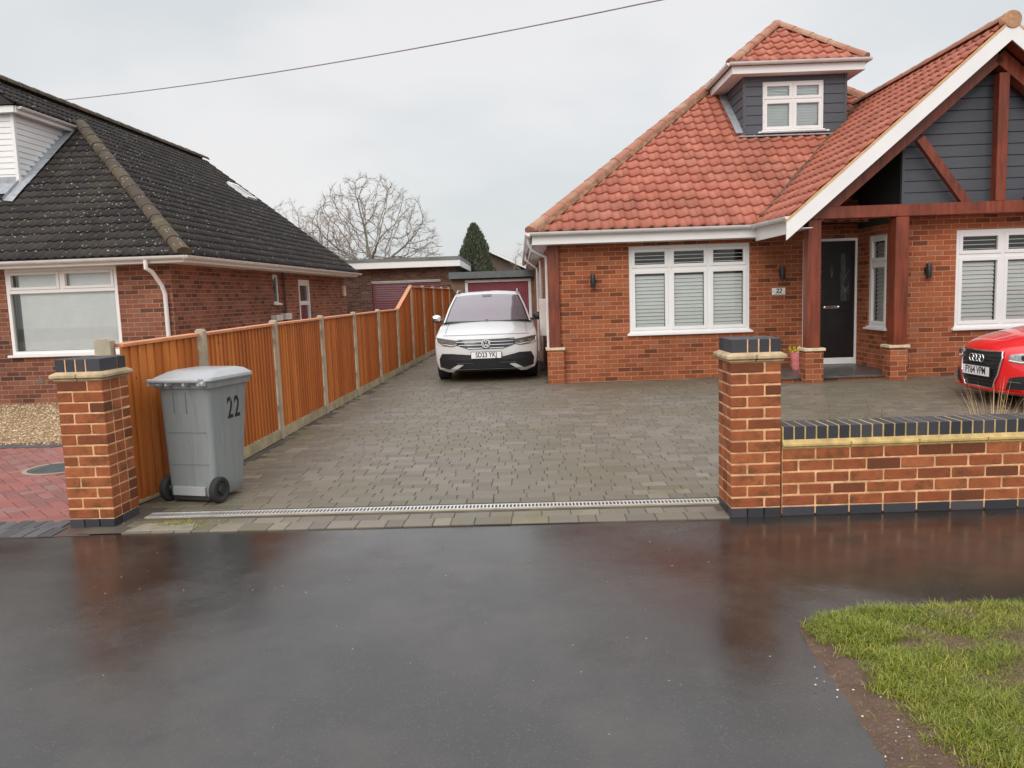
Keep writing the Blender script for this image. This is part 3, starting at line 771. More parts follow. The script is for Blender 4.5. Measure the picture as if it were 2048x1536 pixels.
def window(parent, M4, w, h, cols, split, kind='shutter', sill=True, fr=0.062, fmat='white', mull=0.07, glass='glass', name='window', opening=True, tilt=62, spacing=0.062, slatw=0.056, interior=True):
    """window in its own x (0..w), z (0..h), outward -y; M4 puts it in the wall"""
    f = MB()
    def T(mb):
        mb.v = [tuple(M4 @ Vector(p)) for p in mb.v]; return mb
    dy0, dy1 = 0.02, 0.085
    f.cbox(0, fr, dy0, dy1, 0, h, .004); f.cbox(w - fr, w, dy0, dy1, 0, h, .004)
    f.cbox(fr, w - fr, dy0, dy1, 0, fr, .004); f.cbox(fr, w - fr, dy0, dy1, h - fr, h, .004)
    panes = []
    cw = (w - 2 * fr - (cols - 1) * mull) / cols
    for c in range(cols):
        xa = fr + c * (cw + mull); xb = xa + cw
        if c: f.cbox(xa - mull, xa, dy0 + .001, dy1, fr, h - fr, .004)
        if split:
            zs = h * split
            f.cbox(xa, xb, dy0 + .002, dy1, zs - mull / 2, zs + mull / 2, .004)
            panes += [(xa, xb, fr, zs - mull / 2), (xa, xb, zs + mull / 2, h - fr)]
        else: panes.append((xa, xb, fr, h - fr))
    fobj = T(f).build('frame', M[fmat], None); 
    win = fobj; win.name = name; win.parent = parent
    gl = MB(); gp = []
    if opening:
        s = MB(); e = 0.042
        for (xa, xb, za, zb) in panes:
            s.cbox(xa - .012, xa + e, dy0 - .012, dy1 - .02, za - .012, zb + .012, .005); s.cbox(xb - e, xb + .012, dy0 - .012, dy1 - .02, za - .012, zb + .012, .005)
            s.cbox(xa + e - .001, xb - e + .001, dy0 - .011, dy1 - .02, za - .012, za + e, .005); s.cbox(xa + e - .001, xb - e + .001, dy0 - .011, dy1 - .02, zb - e, zb + .012, .005)
            gp.append((xa + e, xb - e, za + e, zb - e))
        T(s).build('sash', M[fmat], win)
    else: gp = panes
    for (xa, xb, za, zb) in gp: gl.poly([(xa, .045, za), (xb, .045, za), (xb, .045, zb), (xa, .045, zb)])
    T(gl).build('pane', M[glass], win, fix=False)
    if kind:
        s = MB()
        for (xa, xb, za, zb) in gp:
            tl = radians(tilt)
            if kind == 'shutter' and zb - za < 0.25: tl = radians(4)
            z = za + .02
            while z < zb - .005:
                c, q = cos(tl) * slatw / 2, sin(tl) * slatw / 2
                s.rings([[(xa, .10 - c, z - q), (xa, .10 + c, z + q), (xa, .10 + c, z + q + .007), (xa, .10 - c, z - q + .007)], [(xb, .10 - c, z - q), (xb, .10 + c, z + q), (xb, .10 + c, z + q + .007), (xb, .10 - c, z - q + .007)]])
                z += spacing
        T(s).build('blind', M['slat' if kind == 'shutter' else 'blind'], win)
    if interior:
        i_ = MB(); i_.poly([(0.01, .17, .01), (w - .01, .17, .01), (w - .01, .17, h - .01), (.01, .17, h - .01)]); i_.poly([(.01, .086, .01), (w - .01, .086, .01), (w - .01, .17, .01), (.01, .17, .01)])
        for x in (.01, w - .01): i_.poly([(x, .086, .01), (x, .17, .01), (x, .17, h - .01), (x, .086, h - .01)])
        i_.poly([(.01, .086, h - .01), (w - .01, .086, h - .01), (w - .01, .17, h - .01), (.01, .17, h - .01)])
        T(i_).build('room_backing', M['dark_void'], win)  # shallow near-black backing paints the darkness of the room
    if sill:
        s = MB(); s.cbox(-.045, w + .045, -.055, .02, -.035, -.001, .005); s.cbox(-.02, w + .02, -.02, .02, -.001, .02, .004)
        T(s).build('sill', M[fmat], win)
    return win

# ------------------------------------------------------------------ roof tiles
def tiles(O, S, T, poly, lam, gauge, amp, waves=1, seg=8, th=0.018, bm=None, power=1.0, jag=0.002):
    """poly: convex outline in (s,t); lam: cover width of one tile; returns bmesh"""
    O = Vector(O); S = Vector(S).normalized(); T = Vector(T).normalized(); N = S.cross(T).normalized()
    if N.z < 0: N = -N
    bm = bm or bmesh.new()
    tb = bmesh.new()
    s0 = min(p[0] for p in poly); s1 = max(p[0] for p in poly); t0 = min(p[1] for p in poly); t1 = max(p[1] for p in poly)
    cx = sum(p[0] for p in poly) / len(poly); cy = sum(p[1] for p in poly) / len(poly)
    def inside(s, t, e):
        n = len(poly)
        for i in range(n):
            a, b = poly[i], poly[(i + 1) % n]; dx, dy = b[0] - a[0], b[1] - a[1]; L = sqrt(dx * dx + dy * dy)
            cr = (dx * (t - a[1]) - dy * (s - a[0])) / L; cc = (dx * (cy - a[1]) - dy * (cx - a[0])) / L
            if cr * (1 if cc > 0 else -1) < -e: return False
        return True
    r = 0; t = t0
    n = seg * waves
    def prof(u):
        x = (0.5 + 0.5 * sin(2 * pi * (u * waves) - 0.6 * sin(2 * pi * u * waves + .6)))
        return amp * x ** power
    while t < t1:
        s = math.floor(s0 / lam) * lam
        while s < s1:
            if inside(s + lam / 2, t + gauge / 2, lam + gauge):
                dz = random.uniform(-jag, jag); ds = random.uniform(-.003, .003); dt = random.uniform(-.004, .004)
                low = []; up = []; front = []
                for k in range(n + 1):
                    u = k / n; h = prof(u); ss = s + u * lam * 1.0 + ds
                    low.append(tb.verts.new((ss, t + dt, h + th + dz)))
                    up.append(tb.verts.new((ss, t + gauge * 1.04, h + 0.0 + dz)))
                    front.append(tb.verts.new((ss, t + dt + 0.002, h + dz - 0.004)))
                for k in range(n):
                    f = tb.faces.new((low[k], low[k + 1], up[k + 1], up[k])); f.smooth = True
                    tb.faces.new((front[k], front[k + 1], low[k + 1], low[k]))
            s += lam
        t += gauge; r += 1
    npoly = len(poly)
    for i in range(npoly):
        a, b = poly[i], poly[(i + 1) % npoly]
        dx, dy = b[0] - a[0], b[1] - a[1]; no = Vector((dy, -dx, 0))
        if (cx - a[0]) * no.x + (cy - a[1]) * no.y > 0: no = -no
        if abs(dy) < 1e-6 and a[1] == t0: continue     # keep the eave overhang
        bmesh.ops.bisect_plane(tb, geom=tb.verts[:] + tb.edges[:] + tb.faces[:], plane_co=(a[0], a[1], 0), plane_no=no, clear_outer=True)
    m = Matrix.Identity(4)
    for i in range(3): m[i][0], m[i][1], m[i][2], m[i][3] = S[i], T[i], N[i], O[i]
    bmesh.ops.transform(tb, matrix=m, verts=tb.verts[:])
    tmp = bpy.data.meshes.new('t'); tb.to_mesh(tmp); tb.free(); bm.from_mesh(tmp); bpy.data.meshes.remove(tmp)
    return bm
def ridge_caps(pts_list, r=0.11, seglen=0.42, squash=0.75, bed=0, bedmb=None):
    g = MB()
    for a, b in pts_list:
        a, b = Vector(a), Vector(b); L = (b - a).length; d = (b - a).normalized(); n = max(1, round(L / seglen))
        sd = d.cross(Vector((0, 0, 1))).normalized(); up = sd.cross(d).normalized()
        for k in range(n):
            p0 = a + d * (k * L / n - 0.01); p1 = a + d * ((k + 1) * L / n + 0.02)
            r0, r1 = r * random.uniform(1.0, 1.06), r * 0.93
            rs = []
            for p, q in ((p0, r0 * .9), (p0, r0), (p1, r1)):
                rs.append([p + sd * q * cos(pi * j / 10 * 1.1 - .05 * pi) + up * q * squash * sin(pi * j / 10 * 1.1 - .05 * pi) for j in range(11)])
            g.rings(rs, cap=False, closed=False)
            if k == 0: g.poly([tuple(v) for v in rs[0]])
        if bed:
            rr = []
            for p in (a + d * .03, b): rr.append([p - sd * bed - up * .045, p + sd * bed - up * .045, p + sd * bed * .75 + up * .012, p - sd * bed * .75 + up * .012])
            bedmb.rings(rr)
    return g
def gutter(mb, a, b, r=0.058, drop=0.0):
    """half round gutter from a to b"""
    a, b = Vector(a), Vector(b); d = (b - a).normalized(); sd = d.cross(Vector((0, 0, 1))).normalized()
    def ring(p, q): return [p + sd * q * cos(pi + pi * j / 8) + Vector((0, 0, 1)) * q * sin(pi + pi * j / 8) for j in range(9)]
    rs_o = [ring(a, r), ring(b, r)]; rs_i = [ring(a, r - .005), ring(b, r - .005)]
    mb.rings([[*rs_o[0], *reversed(rs_i[0])], [*rs_o[1], *reversed(rs_i[1])]])
    n = max(2, int((b - a).length / 0.8))
    for k in range(n + 1):
        p = a + (b - a) * (k / n) ; p = a + d * min(max((p - a).length, .02), (b - a).length - .02)
        mb.rings([ring(p - d * .012, r + .005) , ring(p + d * .012, r + .005)])

# ================================================================== RIGHT HOUSE
H = empty('brick_bungalow', (.68, 13.205, 0), radians(-.7), 'red brick bungalow with orange pantile roof, grey clad dormer and timber framed porch', 'house')
HX0, HX1, HY1 = 0.0, 9.4, 12.0
DX = 5.15    # return wall / gable wall start
GY = -1.55   # gable front wall
w = MB()
wall_panel(w, HX0, 5.32, -0.1, 2.5, 0.0, [(1.34, 3.36, .79, 2.25), (4.24, 5.24, .16, 2.27)])
w.build('wall', M['brick_house'], H, fix=False)
w = MB(); wall_panel(w, 0, HY1, -0.1, 2.5, HX0, [(3.7, 4.5, 1.0, 2.1), (6.4, 7.6, .9, 2.1)], axis='x', sign=1)
w.poly([(HX0, HY1, -.1), (HX1, HY1, -.1), (HX1, HY1, 2.5), (HX0, HY1, 2.5)]); w.poly([(HX1, HY1, -.1), (HX1, -1.5, -.1), (HX1, -1.5, 2.5), (HX1, HY1, 2.5)])
w.build('side_wall', M['brick_house'], H, fix=False)
w = MB(); wall_panel(w, GY, 0.02, -0.1, 2.5, DX, [(-1.05, -.42, .80, 2.26)], axis='x', sign=1)
w.build('return_wall', M['brick_house'], H, fix=False)
w = MB(); wall_panel(w, DX, HX1, -0.1, 2.46, GY, [(5.93, 7.98, .80, 2.24)])
w.build('gable_wall', M['brick_house'], H, fix=False)
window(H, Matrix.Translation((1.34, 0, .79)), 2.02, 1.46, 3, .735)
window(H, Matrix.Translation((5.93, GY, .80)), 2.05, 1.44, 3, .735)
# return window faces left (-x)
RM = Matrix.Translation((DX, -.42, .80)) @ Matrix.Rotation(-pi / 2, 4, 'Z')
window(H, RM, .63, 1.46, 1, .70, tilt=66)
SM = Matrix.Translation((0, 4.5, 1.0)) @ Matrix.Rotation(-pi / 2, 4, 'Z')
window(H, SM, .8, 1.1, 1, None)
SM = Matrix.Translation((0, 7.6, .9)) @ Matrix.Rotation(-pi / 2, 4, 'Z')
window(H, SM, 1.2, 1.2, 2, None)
# door
d = MB(); fr = .075
d.cbox(4.245, 4.245 + fr, .0, .085, .16, 2.265, .004); d.cbox(5.12, 5.235, .0, .085, .16, 2.265, .004); d.cbox(4.32, 5.12, .0, .085, 2.22, 2.265, .004); d.cbox(4.32, 5.12, .0, .085, .165, .27, .004)
d.cbox(4.2, 5.27, -.05, .02, .12, .16, .004)
door = d.build('front_door', M['white'], H)
d = MB(); d.box(4.322, 5.119, .025, .07, .271, 2.218)
for x in (4.62, 4.84): d.cbox(x, x + .008, .018, .03, .30, 2.1, .002)
d.cbox(4.45, 5.02, .019, .03, .30, .308, .002); d.cbox(4.45, 5.02, .019, .03, 1.05, 1.058, .002)
d.build('leaf', M['door_black'], door)
def arch(x0, x1, z0, z1):
    pts = [(x0, z0), (x1, z0)]; r = (x1 - x0) / 2
    for k in range(9): a = pi * k / 8; pts.append(((x0 + x1) / 2 + r * cos(a), z1 - r * .6 + r * .6 * sin(a)))
    return pts
d = MB()
for x0 in (4.42, 4.88): d.prismy(arch(x0, x0 + .17, 1.22, 2.02), .016, .024)
d.build('glazing', M['glass_dark'], door)
d = MB()
def lead(pts, r=.0035): d.tube([(x, .014, z) for x, z in pts], r, 5)
for x0 in (4.42, 4.88):
    c = x0 + .085; d = MB()
    lead([(c, 1.22), (c, 1.45)]); lead([(c - .06, 1.50), (c, 1.42), (c + .06, 1.50)]); lead([(c - .06, 1.34), (c + .06, 1.46)]); lead([(c + .06, 1.34), (c - .06, 1.46)])
    lead([(c - .07, 1.78), (c, 1.66), (c + .02, 1.60)]); lead([(c + .07, 1.74), (c + .01, 1.66), (c - .02, 1.56)]); lead([(c - .085, 1.40), (c + .085, 1.40)])
    lead([(c - .04, 1.85), (c - .01, 1.72)]); d.build('leading', M['lead_came'], door)
d = MB()
lead([(4.735, 1.62), (4.755, 1.74), (4.735, 1.84), (4.715, 1.74), (4.735, 1.62)], .005)
d.build('door_motif', M['lead_came'], door)
d = MB(); d.cbox(4.60, 4.86, .010, .024, 1.10, 1.155, .004); d.tube([(4.605, .008, 1.128), (4.625, .004, 1.128)], .018, 8); d.tube([(4.835, .008, 1.128), (4.855, .004, 1.128)], .018, 8)
d.build('letterbox', M['chrome'], door)
# porch step
w = MB(); w.box(3.35, DX, -1.72, 0.0, -.05, .128); w.build('porch_riser', M['brick_house'], H)
w = MB(); w.cbox(3.33, 5.16, -1.75, 0.0, .130, .162, .006); w.build('porch_slab', simple('wet slate slab', (0.085, .085, .08), .35, var=.35, vscale=5, bump=.002), H)
# timber posts and piers
def pier(x, y, s, ztop, h0=-.05):
    g = MB(); g.box(x - s / 2, x + s / 2, y - s / 2, y + s / 2, h0, ztop); g.build('pier', M['brick_house'], H)
    g = MB(); g.cbox(x - s / 2 - .025, x + s / 2 + .025, y - s / 2 - .025, y + s / 2 + .025, ztop + .001, ztop + .045, .006); g.build('pier_cap', M['cream_stone'], H)
pier(3.735, -1.78, .26, .555); pier(4.965, -1.76, .25, .56); pier(.075, .02, .27, .56)
for (x, y, sx, sy, zt) in ((3.735, -1.78, .185, .20, 2.43), (4.975, -1.78, .19, .22, 2.43), (.075, .03, .19, .20, 2.35)):
    g = MB(); g.cbox(x - sx / 2, x + sx / 2, y - sy / 2, y + sy / 2, .6, zt, .006); g.build('timber_post', M['timber'], H)
# truss
AX, AZ, EX, EZ, TG = 6.27, 4.97, 3.33, 2.47, .85
RX = 2 * AX - EX
TY = -1.79
g = MB(); g.cbox(3.52, RX - .19, TY - .10, TY + .10, 2.435, 2.605, .006); g.build('timber_beam', M['timber'], H)
g = MB(); g.cbox(AX + .01, AX + .155, TY - .09, TY + .05, 2.606, 4.36, .006); g.build('timber_king_post', M['timber'], H)
for s_ in (-1, 1):
    g = MB(); g.beam((AX + s_ * -2.55, TY + .01, AZ - .375 - 2.55 * TG + .0), (AX, TY + .01, AZ - .375), .18, .19)
    g.build('timber_rafter', M['timber'], H)
    g = MB(); g.beam((AX + .08 + s_ * 1.12, TY + .01, 3.52), (AX + .08 + s_ * .44, TY + .01, 2.606), .09, .12); g.build('timber_strut', M['timber'], H)
# cladding of the gable
def boards(mb, x0, x1, z0, z1, y, step, clip, axis='y', sign=-1, lap=.014):
    z = z0
    while z < z1:
        za, zb = z, min(z + step, z1)
        n = 1
        ca, cb = clip(za), clip(zb)
        a0, b0 = max(x0, ca[0]), min(x1, ca[1]); a1, b1 = max(x0, cb[0]), min(x1, cb[1])
        if b1 - a1 < 0.02: 
            a1 = b1 = (a0 + b0) / 2
        if b0 - a0 > .02:
            def P(u, d, zz): return (u, y + sign * d, zz) if axis == 'y' else (y + sign * d, u, zz)
            zb_ = zb - .004
            mb.rings([[P(a0, 0, za), P(b0, 0, za), P(b0, lap + .006, za), P(a0, lap + .006, za)],
                      [P(a0, 0, za + .01), P(b0, 0, za + .01), P(b0, lap + .006, za + .012), P(a0, lap + .006, za + .012)],
                      [P(a1, 0, zb_), P(b1, 0, zb_), P(b1, lap, zb_ - .014), P(a1, lap, zb_ - .014)],
                      [P(a1, 0, zb_ + .001), P(b1, 0, zb_ + .001), P(b1, .004, zb_), P(a1, .004, zb_)]])
        z += step
g = MB()
def gclip(z): h = (AZ - .10 - z) / TG; return (AX - h, AX + h)
boards(g, DX - .02, RX, 2.47, AZ - .12, GY - .002, .163, gclip)
g.build('gable_cladding', M['clad'], H)
g = MB(); g.box(DX - .05, DX - .012, GY - .03, GY + .03, 2.47, 3.93); g.build('cladding_trim', M['clad'], H)
g = MB()   # near-black sheets painting the shade of the porch roof space
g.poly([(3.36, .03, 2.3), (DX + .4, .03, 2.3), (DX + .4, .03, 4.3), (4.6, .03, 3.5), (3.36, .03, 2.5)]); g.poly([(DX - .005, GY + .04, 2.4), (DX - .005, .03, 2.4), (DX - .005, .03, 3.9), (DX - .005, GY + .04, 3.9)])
g.build('porch_roof_shade', M['dark_void'], H, fix=False)
# ---- roofs
TM = .81; ce = cos(math.atan(TM)); se = sin(math.atan(TM)); OX, OY, OZ = -.29, -.4, 2.50
W = 10.0; apex = (OX + 5, OY + 5, OZ + 5 * TM); SL = 5 / ce
bm = tiles((OX, OY, OZ), (1, 0, 0), (0, ce, se), [(0, 0), (W, 0), (5, SL)], .21, .262, .044, 1, 8, th=.028)
bm = tiles((OX, HY1 + .4, OZ), (0, -1, 0), (ce, 0, se), [(0, 0), (HY1 + .8, 0), (HY1 + .8 - 5, SL), (5, SL)], .21, .262, .044, 1, 6, th=.028, bm=bm)
bm = tiles((OX + W, OY, OZ), (0, 1, 0), (-ce, 0, se), [(0, 0), (HY1 + .8, 0), (HY1 + .8 - 5, SL), (5, SL)], .21, .262, .044, 1, 6, th=.028, bm=bm)
roof = bm_obj('roof', bm, M['tile_red'], H)
g = MB()
a3 = (OX + 5, OY + HY1 - 4.2 + .0, OZ + 5 * TM)
cz = -.012
P0, P1, P2, P3 = (OX, OY, OZ + cz), (OX + W, OY, OZ + cz), (OX + W, HY1 + .4, OZ + cz), (OX, HY1 + .4, OZ + cz)
A0, A1 = (apex[0], apex[1], apex[2] + cz), (apex[0], HY1 + .4 - 5, apex[2] + cz)
for f in ((P0, P1, A0), (P1, P2, A1, A0), (P2, P3, A1), (P3, P0, A0, A1)): g.poly(f)
g.build('underlay', M['tile_red'], roof)
caps = [((OX, OY, OZ + .03), (apex[0], apex[1], apex[2] + .04)), ((OX + W, OY, OZ + .03), (apex[0], apex[1], apex[2] + .04)), ((apex[0], apex[1], apex[2] + .04), (A1[0], A1[1], apex[2] + .04))]
bb = MB(); ridge_caps(caps, bed=.15, bedmb=bb).build('hip_tiles', M['ridge_red'], roof, smooth=40)
M['bedding'] = simple('mossy ridge bedding mortar', (.26, .14, .085), .95, var=.45, vscale=7, bump=.01, bscale=25)
bb.build('ridge_bedding', M['bedding'], roof)
# gable roof
ct = 1 / sqrt(1 + TG * TG); st = TG * ct; GL = (AX - EX) / ct; GF = -2.12
bm = tiles((EX, 4.2, EZ), (0, -1, 0), (ct, 0, st), [(0, 0), (4.2 - GF, 0), (4.2 - GF, GL), (0, GL)], .21, .262, .044, 1, 8, th=.028)
bm = tiles((RX, GF, EZ), (0, 1, 0), (-ct, 0, st), [(0, 0), (4.2 - GF, 0), (4.2 - GF, GL), (0, GL)], .21, .262, .044, 1, 6, th=.028, bm=bm)
groof = bm_obj('porch_gable_roof', bm, M['tile_red'], H)
g = MB()
g.poly([(EX, GF + .02, EZ - .012), (AX, GF + .02, AZ - .012), (AX, 4.2, AZ - .012), (EX, 4.2, EZ - .012)]); g.poly([(RX, GF + .02, EZ - .012), (AX, GF + .02, AZ - .012), (AX, 4.2, AZ - .012), (RX, 4.2, EZ - .012)])
g.build('underlay', M['dark_void'], groof)  # near-black underside paints the shade under the porch roof
ridge_caps([((AX, GF - .01, AZ + .035), (AX, 4.2, AZ + .035))], r=.12).build('ridge_tiles', M['ridge_red'], groof, smooth=40)
g = MB(); g.lathe((AX, GF - .035, AZ + .01), [(.01, 0), (.115, 0), (.125, .02), (.125, .12), (.01, .12)], 20, 'y'); g.build('ridge_end_mortar', simple('tan ridge end', (.46, .25, .14), .9, var=.3, vscale=12, bump=.004), groof, smooth=40)
# uneven dark brown line along the valley
g = MB(); kv = []
for k in range(14):
    f = k / 13; x = EX + .13 + f * 2.75; z = EZ + (x - EX) * TG; y = OY + (z - OZ) / TM
    kv.append((x, y, z + .05 + random.uniform(-.004, .004)))
g.tube(kv, [.034 + random.uniform(-.01, .014) for _ in kv], 6); g.build('valley', simple('dark brown valley line', (.11, .065, .035), .95, var=.5, vscale=9, bump=.006), roof)
# verge pointing + bargeboards + fascias + soffits
for s_ in (-1, 1):
    ex = AX + s_ * (AX - EX)
    def V(t, dz, y): return (ex + (AX - ex) * t, y, EZ + (AZ - EZ) * t + dz)
    ext = -.03
    g = MB(); g.rings([[V(ext, -.005, GF - .028), V(ext, -.005, GF + .03), V(ext, .028, GF + .03), V(ext, .028, GF - .028)], [V(1, -.005, GF - .028), V(1, -.005, GF + .03), V(1, .028, GF + .03), V(1, .028, GF - .028)]])
    g.build('verge_pointing', M['verge_mortar'], groof)
    g = MB(); g.rings([[V(ext, -.255, GF - .022), V(ext, -.255, GF), V(ext, -.007, GF), V(ext, -.007, GF - .022)], [V(1, -.255, GF - .022), V(1, -.255, GF), V(1, -.007, GF), V(1, -.007, GF - .022)]])
    g.build('bargeboard', M['white'], groof)
    g = MB(); g.rings([[V(0, -.25, GF + .001), V(0, -.25, TY - .12), V(0, -.235, TY - .12), V(0, -.235, GF + .001)], [V(1, -.25, GF + .001), V(1, -.25, TY - .12), V(1, -.235, TY - .12), V(1, -.235, GF + .001)]])
    g.build('gable_soffit', M['timber'], groof)
g = MB(); g.cbox(OX + .02, EX + .05, OY + .03, OY + .05, 2.305, 2.485, .003)
g.build('fascia', M['white'], H)
g = MB(); g.cbox(EX + .02, EX + .04, GF + .002, OY + .05, 2.245, 2.455, .003); g.cbox(OX + .03, OX + .05, OY + .05, HY1 + .35, 2.305, 2.485, .003)
g.build('return_fascia', M['white'], H)
g = MB(); g.box(OX + .03, EX + .05, OY + .05, .0, 2.305, 2.315); g.box(OX + .03, .0, .0, HY1 + .35, 2.305, 2.315); g.box(EX + .04, 3.62, GF + .02, .0, 2.30, 2.31)
g.build('soffit', M['white_dirty'], H)
g = MB(); gutter(g, (OX - .02, OY - .035, 2.50), (EX - .06, OY - .035, 2.50)); gutter(g, (EX - .045, OY - .03, 2.50), (EX - .045, GF - .01, 2.47)); gutter(g, (OX - .035, HY1 + .4, 2.50), (OX - .035, OY - .05, 2.50))
g.build('gutter', M['white_dirty'], H, smooth=40)
for pts in ([(OX - .035, .15, 2.45), (OX - .035, .15, 2.36), (OX + .02, .18, 2.26), (-.03, .2, 2.13), (-.03, .2, .15)], [(OX - .035, 5.6, 2.45), (OX - .035, 5.6, 2.33), (-.06, 5.6, 2.12), (-.06, 5.6, .15)]):
    g = MB(); g.tube(pts, .03, 10); g.build('downpipe', M['white_dirty'], H, smooth=40)
g = MB(); g.cbox(-.13, -.002, 1.5, 1.9, .72, 1.42, .01); g.build('meter_box', M['offwhite'], H)
g = MB(); g.tube([(-.05, 3.1, .3), (-.05, 3.1, 2.2)], .028, 8); g.build('waste_pipe', M['offwhite'], H, smooth=40)
# ---- dormer
dx0, dx1, dyf, dz0 = 3.78, 5.65, 1.8, 4.28
dm = empty('dormer', (0, 0, 0), 0, parent=H)
g = MB()
boards(g, dx0, 4.12, 4.33, 5.36, dyf, .172, lambda z: (0, 9)); boards(g, 5.255, dx1, 4.33, 5.36, dyf, .172, lambda z: (0, 9)); boards(g, 4.12, 5.255, 5.268, 5.36, dyf, .172, lambda z: (0, 9)); 
g.box(dx0 - .022, dx0 + .028, dyf - .026, dyf + .03, 4.3, 5.38); g.box(dx1 - .028, dx1 + .022, dyf - .026, dyf + .03, 4.3, 5.38)
for zz, xx, sg in ((0, dx0, -1), (0, dx1, 1)):
    boards(g, dyf + .03, 6.0, 4.33, 5.38, xx, .172, lambda z: (0, OY + (z + .15 - OZ) / TM), axis='x', sign=sg)
g.build('dormer_cladding', M['clad'], dm)
g = MB(); g.box(dx0 + .01, 4.12, dyf + .001, 6, 4.0, 5.37); g.box(5.255, dx1 - .01, dyf + .001, 6, 4.0, 5.37); g.box(4.12, 5.255, dyf + .19, 6, 4.0, 5.37); g.box(4.12, 5.255, dyf + .001, dyf + .189, 4.0, 4.36); g.box(4.12, 5.255, dyf + .001, dyf + .189, 5.27, 5.37)
g.build('dormer_wall', M['clad'], dm)
window(dm, Matrix.Translation((4.12, dyf - .02, 4.37)), 1.13, .90, 2, .63, kind='blind', fr=.045, mull=.05, name='dormer_window', tilt=70, spacing=.050, slatw=.05, glass='glass_shiny')  # pale blind added to imitate the bright reflection in the panes
g = MB(); g.cbox(4.03, 5.34, dyf - .075, dyf - .02, 4.335, 4.365, .004); g.build('dormer_sill', M['white'], dm)
g = MB(); g.beam((dx0 - .07, dyf - .02, 4.36), (dx0 - .07, 3.45, 5.67), .16, .02); g.box(dx0 - .12, dx1 + .12, dyf - .13, dyf - .0, 4.27, 4.292)
g.build('flashing', M['lead'], dm)
ex0, ex1, eyf, ez = 3.46, 5.93, 1.52, 5.54
hw = (ex1 - ex0) / 2; cxm = (ex0 + ex1) / 2; ctm = .81; c_ = 1 / sqrt(1 + ctm ** 2); s_ = ctm * c_; sl = hw / c_
bm = tiles((ex0, eyf, ez), (1, 0, 0), (0, c_, s_), [(0, 0), (2 * hw, 0), (hw, sl)], .21, .262, .044, 1, 8, th=.028)
LD = 4.5
bm = tiles((ex0, eyf + LD, ez), (0, -1, 0), (c_, 0, s_), [(0, 0), (LD, 0), (LD - hw, sl), (0, sl)], .21, .262, .044, 1, 6, th=.028, bm=bm)
bm = tiles((ex1, eyf, ez), (0, 1, 0), (-c_, 0, s_), [(0, 0), (LD, 0), (LD, sl), (hw, sl)], .21, .262, .044, 1, 6, th=.028, bm=bm)
bm_obj('dormer_roof', bm, M['tile_red'], dm)
azd = ez + hw * ctm
g = MB(); g.poly([(ex0, eyf, ez - .01), (ex1, eyf, ez - .01), (cxm, eyf + hw, azd - .01)]); g.poly([(ex0, eyf, ez - .01), (cxm, eyf + hw, azd - .01), (cxm, eyf + LD, azd - .01), (ex0, eyf + LD, ez - .01)]); g.poly([(ex1, eyf, ez - .01), (cxm, eyf + hw, azd - .01), (cxm, eyf + LD, azd - .01), (ex1, eyf + LD, ez - .01)])
g.build('dormer_underlay', M['tile_red'], dm)
ridge_caps([((ex0 + .02, eyf + .02, ez + .03), (cxm, eyf + hw, azd + .04)), ((ex1 - .02, eyf + .02, ez + .03), (cxm, eyf + hw, azd + .04)), ((cxm, eyf + hw, azd + .04), (cxm, eyf + LD, azd + .04))]).build('dormer_hip_tiles', M['ridge_red'], dm, smooth=40)
g = MB(); g.cbox(ex0 + .03, ex1 - .03, eyf + .02, eyf + .04, 5.36, 5.50, .003); g.box(ex0 + .03, ex0 + .05, eyf + .04, eyf + 2.6, 5.36, 5.50); g.box(ex1 - .05, ex1 - .03, eyf + .04, eyf + 2.6, 5.36, 5.50)
g.box(ex0 + .05, ex1 - .05, eyf + .04, dyf - .0, 5.365, 5.375); g.box(ex0 + .05, dx0, dyf, eyf + 2.6, 5.365, 5.375); g.box(dx1, ex1 - .05, dyf, eyf + 2.6, 5.365, 5.375)
g.build('dormer_fascia', M['white'], dm)
g = MB(); gutter(g, (ex0 - .04, eyf - .045, 5.545), (ex1 + .05, eyf - .045, 5.545), r=.052); gutter(g, (ex0 - .03, eyf + 2.4, 5.545), (ex0 - .03, eyf - .04, 5.545), r=.052); gutter(g, (ex1 + .03, eyf - .04, 5.545), (ex1 + .03, eyf + 2.4, 5.545), r=.052)
g.build('dormer_gutter', M['white_dirty'], dm, smooth=40)

# wall lamps and number plaque
HM = Matrix.Translation((.68, 13.205, 0)) @ Matrix.Rotation(radians(-.7), 4, 'Z')
def wall_lamp(x, y, z, label):
    p = HM @ Vector((x, y, z))
    o = empty('wall_lamp', p, radians(-.7), label, 'wall light', 'black up and down wall lamps on the bungalow')
    g = MB(); g.cbox(-.035, .035, -.012, .0, -.05, .05, .004); g.box(-.012, .012, -.05, -.01, -.015, .015); g.build('bracket', M['black_fit'], o)
    g = MB(); g.lathe((0, -.075, -.105), [(.01, 0), (.038, .0), (.040, .005), (.040, .205), (.038, .21), (.01, .21)], 18); g.build('shade', M['black_fit'], o, smooth=40)
    g = MB(); g.cyl((0, -.075, -.107), .028, .003, 14); g.cyl((0, -.075, .104), .028, .003, 14); g.build('lens', M['glass_dark'], o)
wall_lamp(.73, 0, 1.70, 'black wall lamp on bare brick between the corner post and the left window')
wall_lamp(3.88, 0, 1.72, 'black wall lamp directly above the house number plaque')
wall_lamp(5.50, GY, 1.66, 'black wall lamp between the right porch post and the window by the red car')
pl = empty('house_number', HM @ Vector((3.84, 0, 1.42)), radians(-.7), 'white house number plaque reading 22 on the wall left of the porch', 'sign')
g = MB(); g.cbox(-.11, .11, -.014, 0, -.058, .058, .004); g.build('plaque', M['clock_plate'], pl)
mt = Matrix.Translation((0.0, -.0155, .008)) @ Matrix.Rotation(pi / 2, 4, 'X')
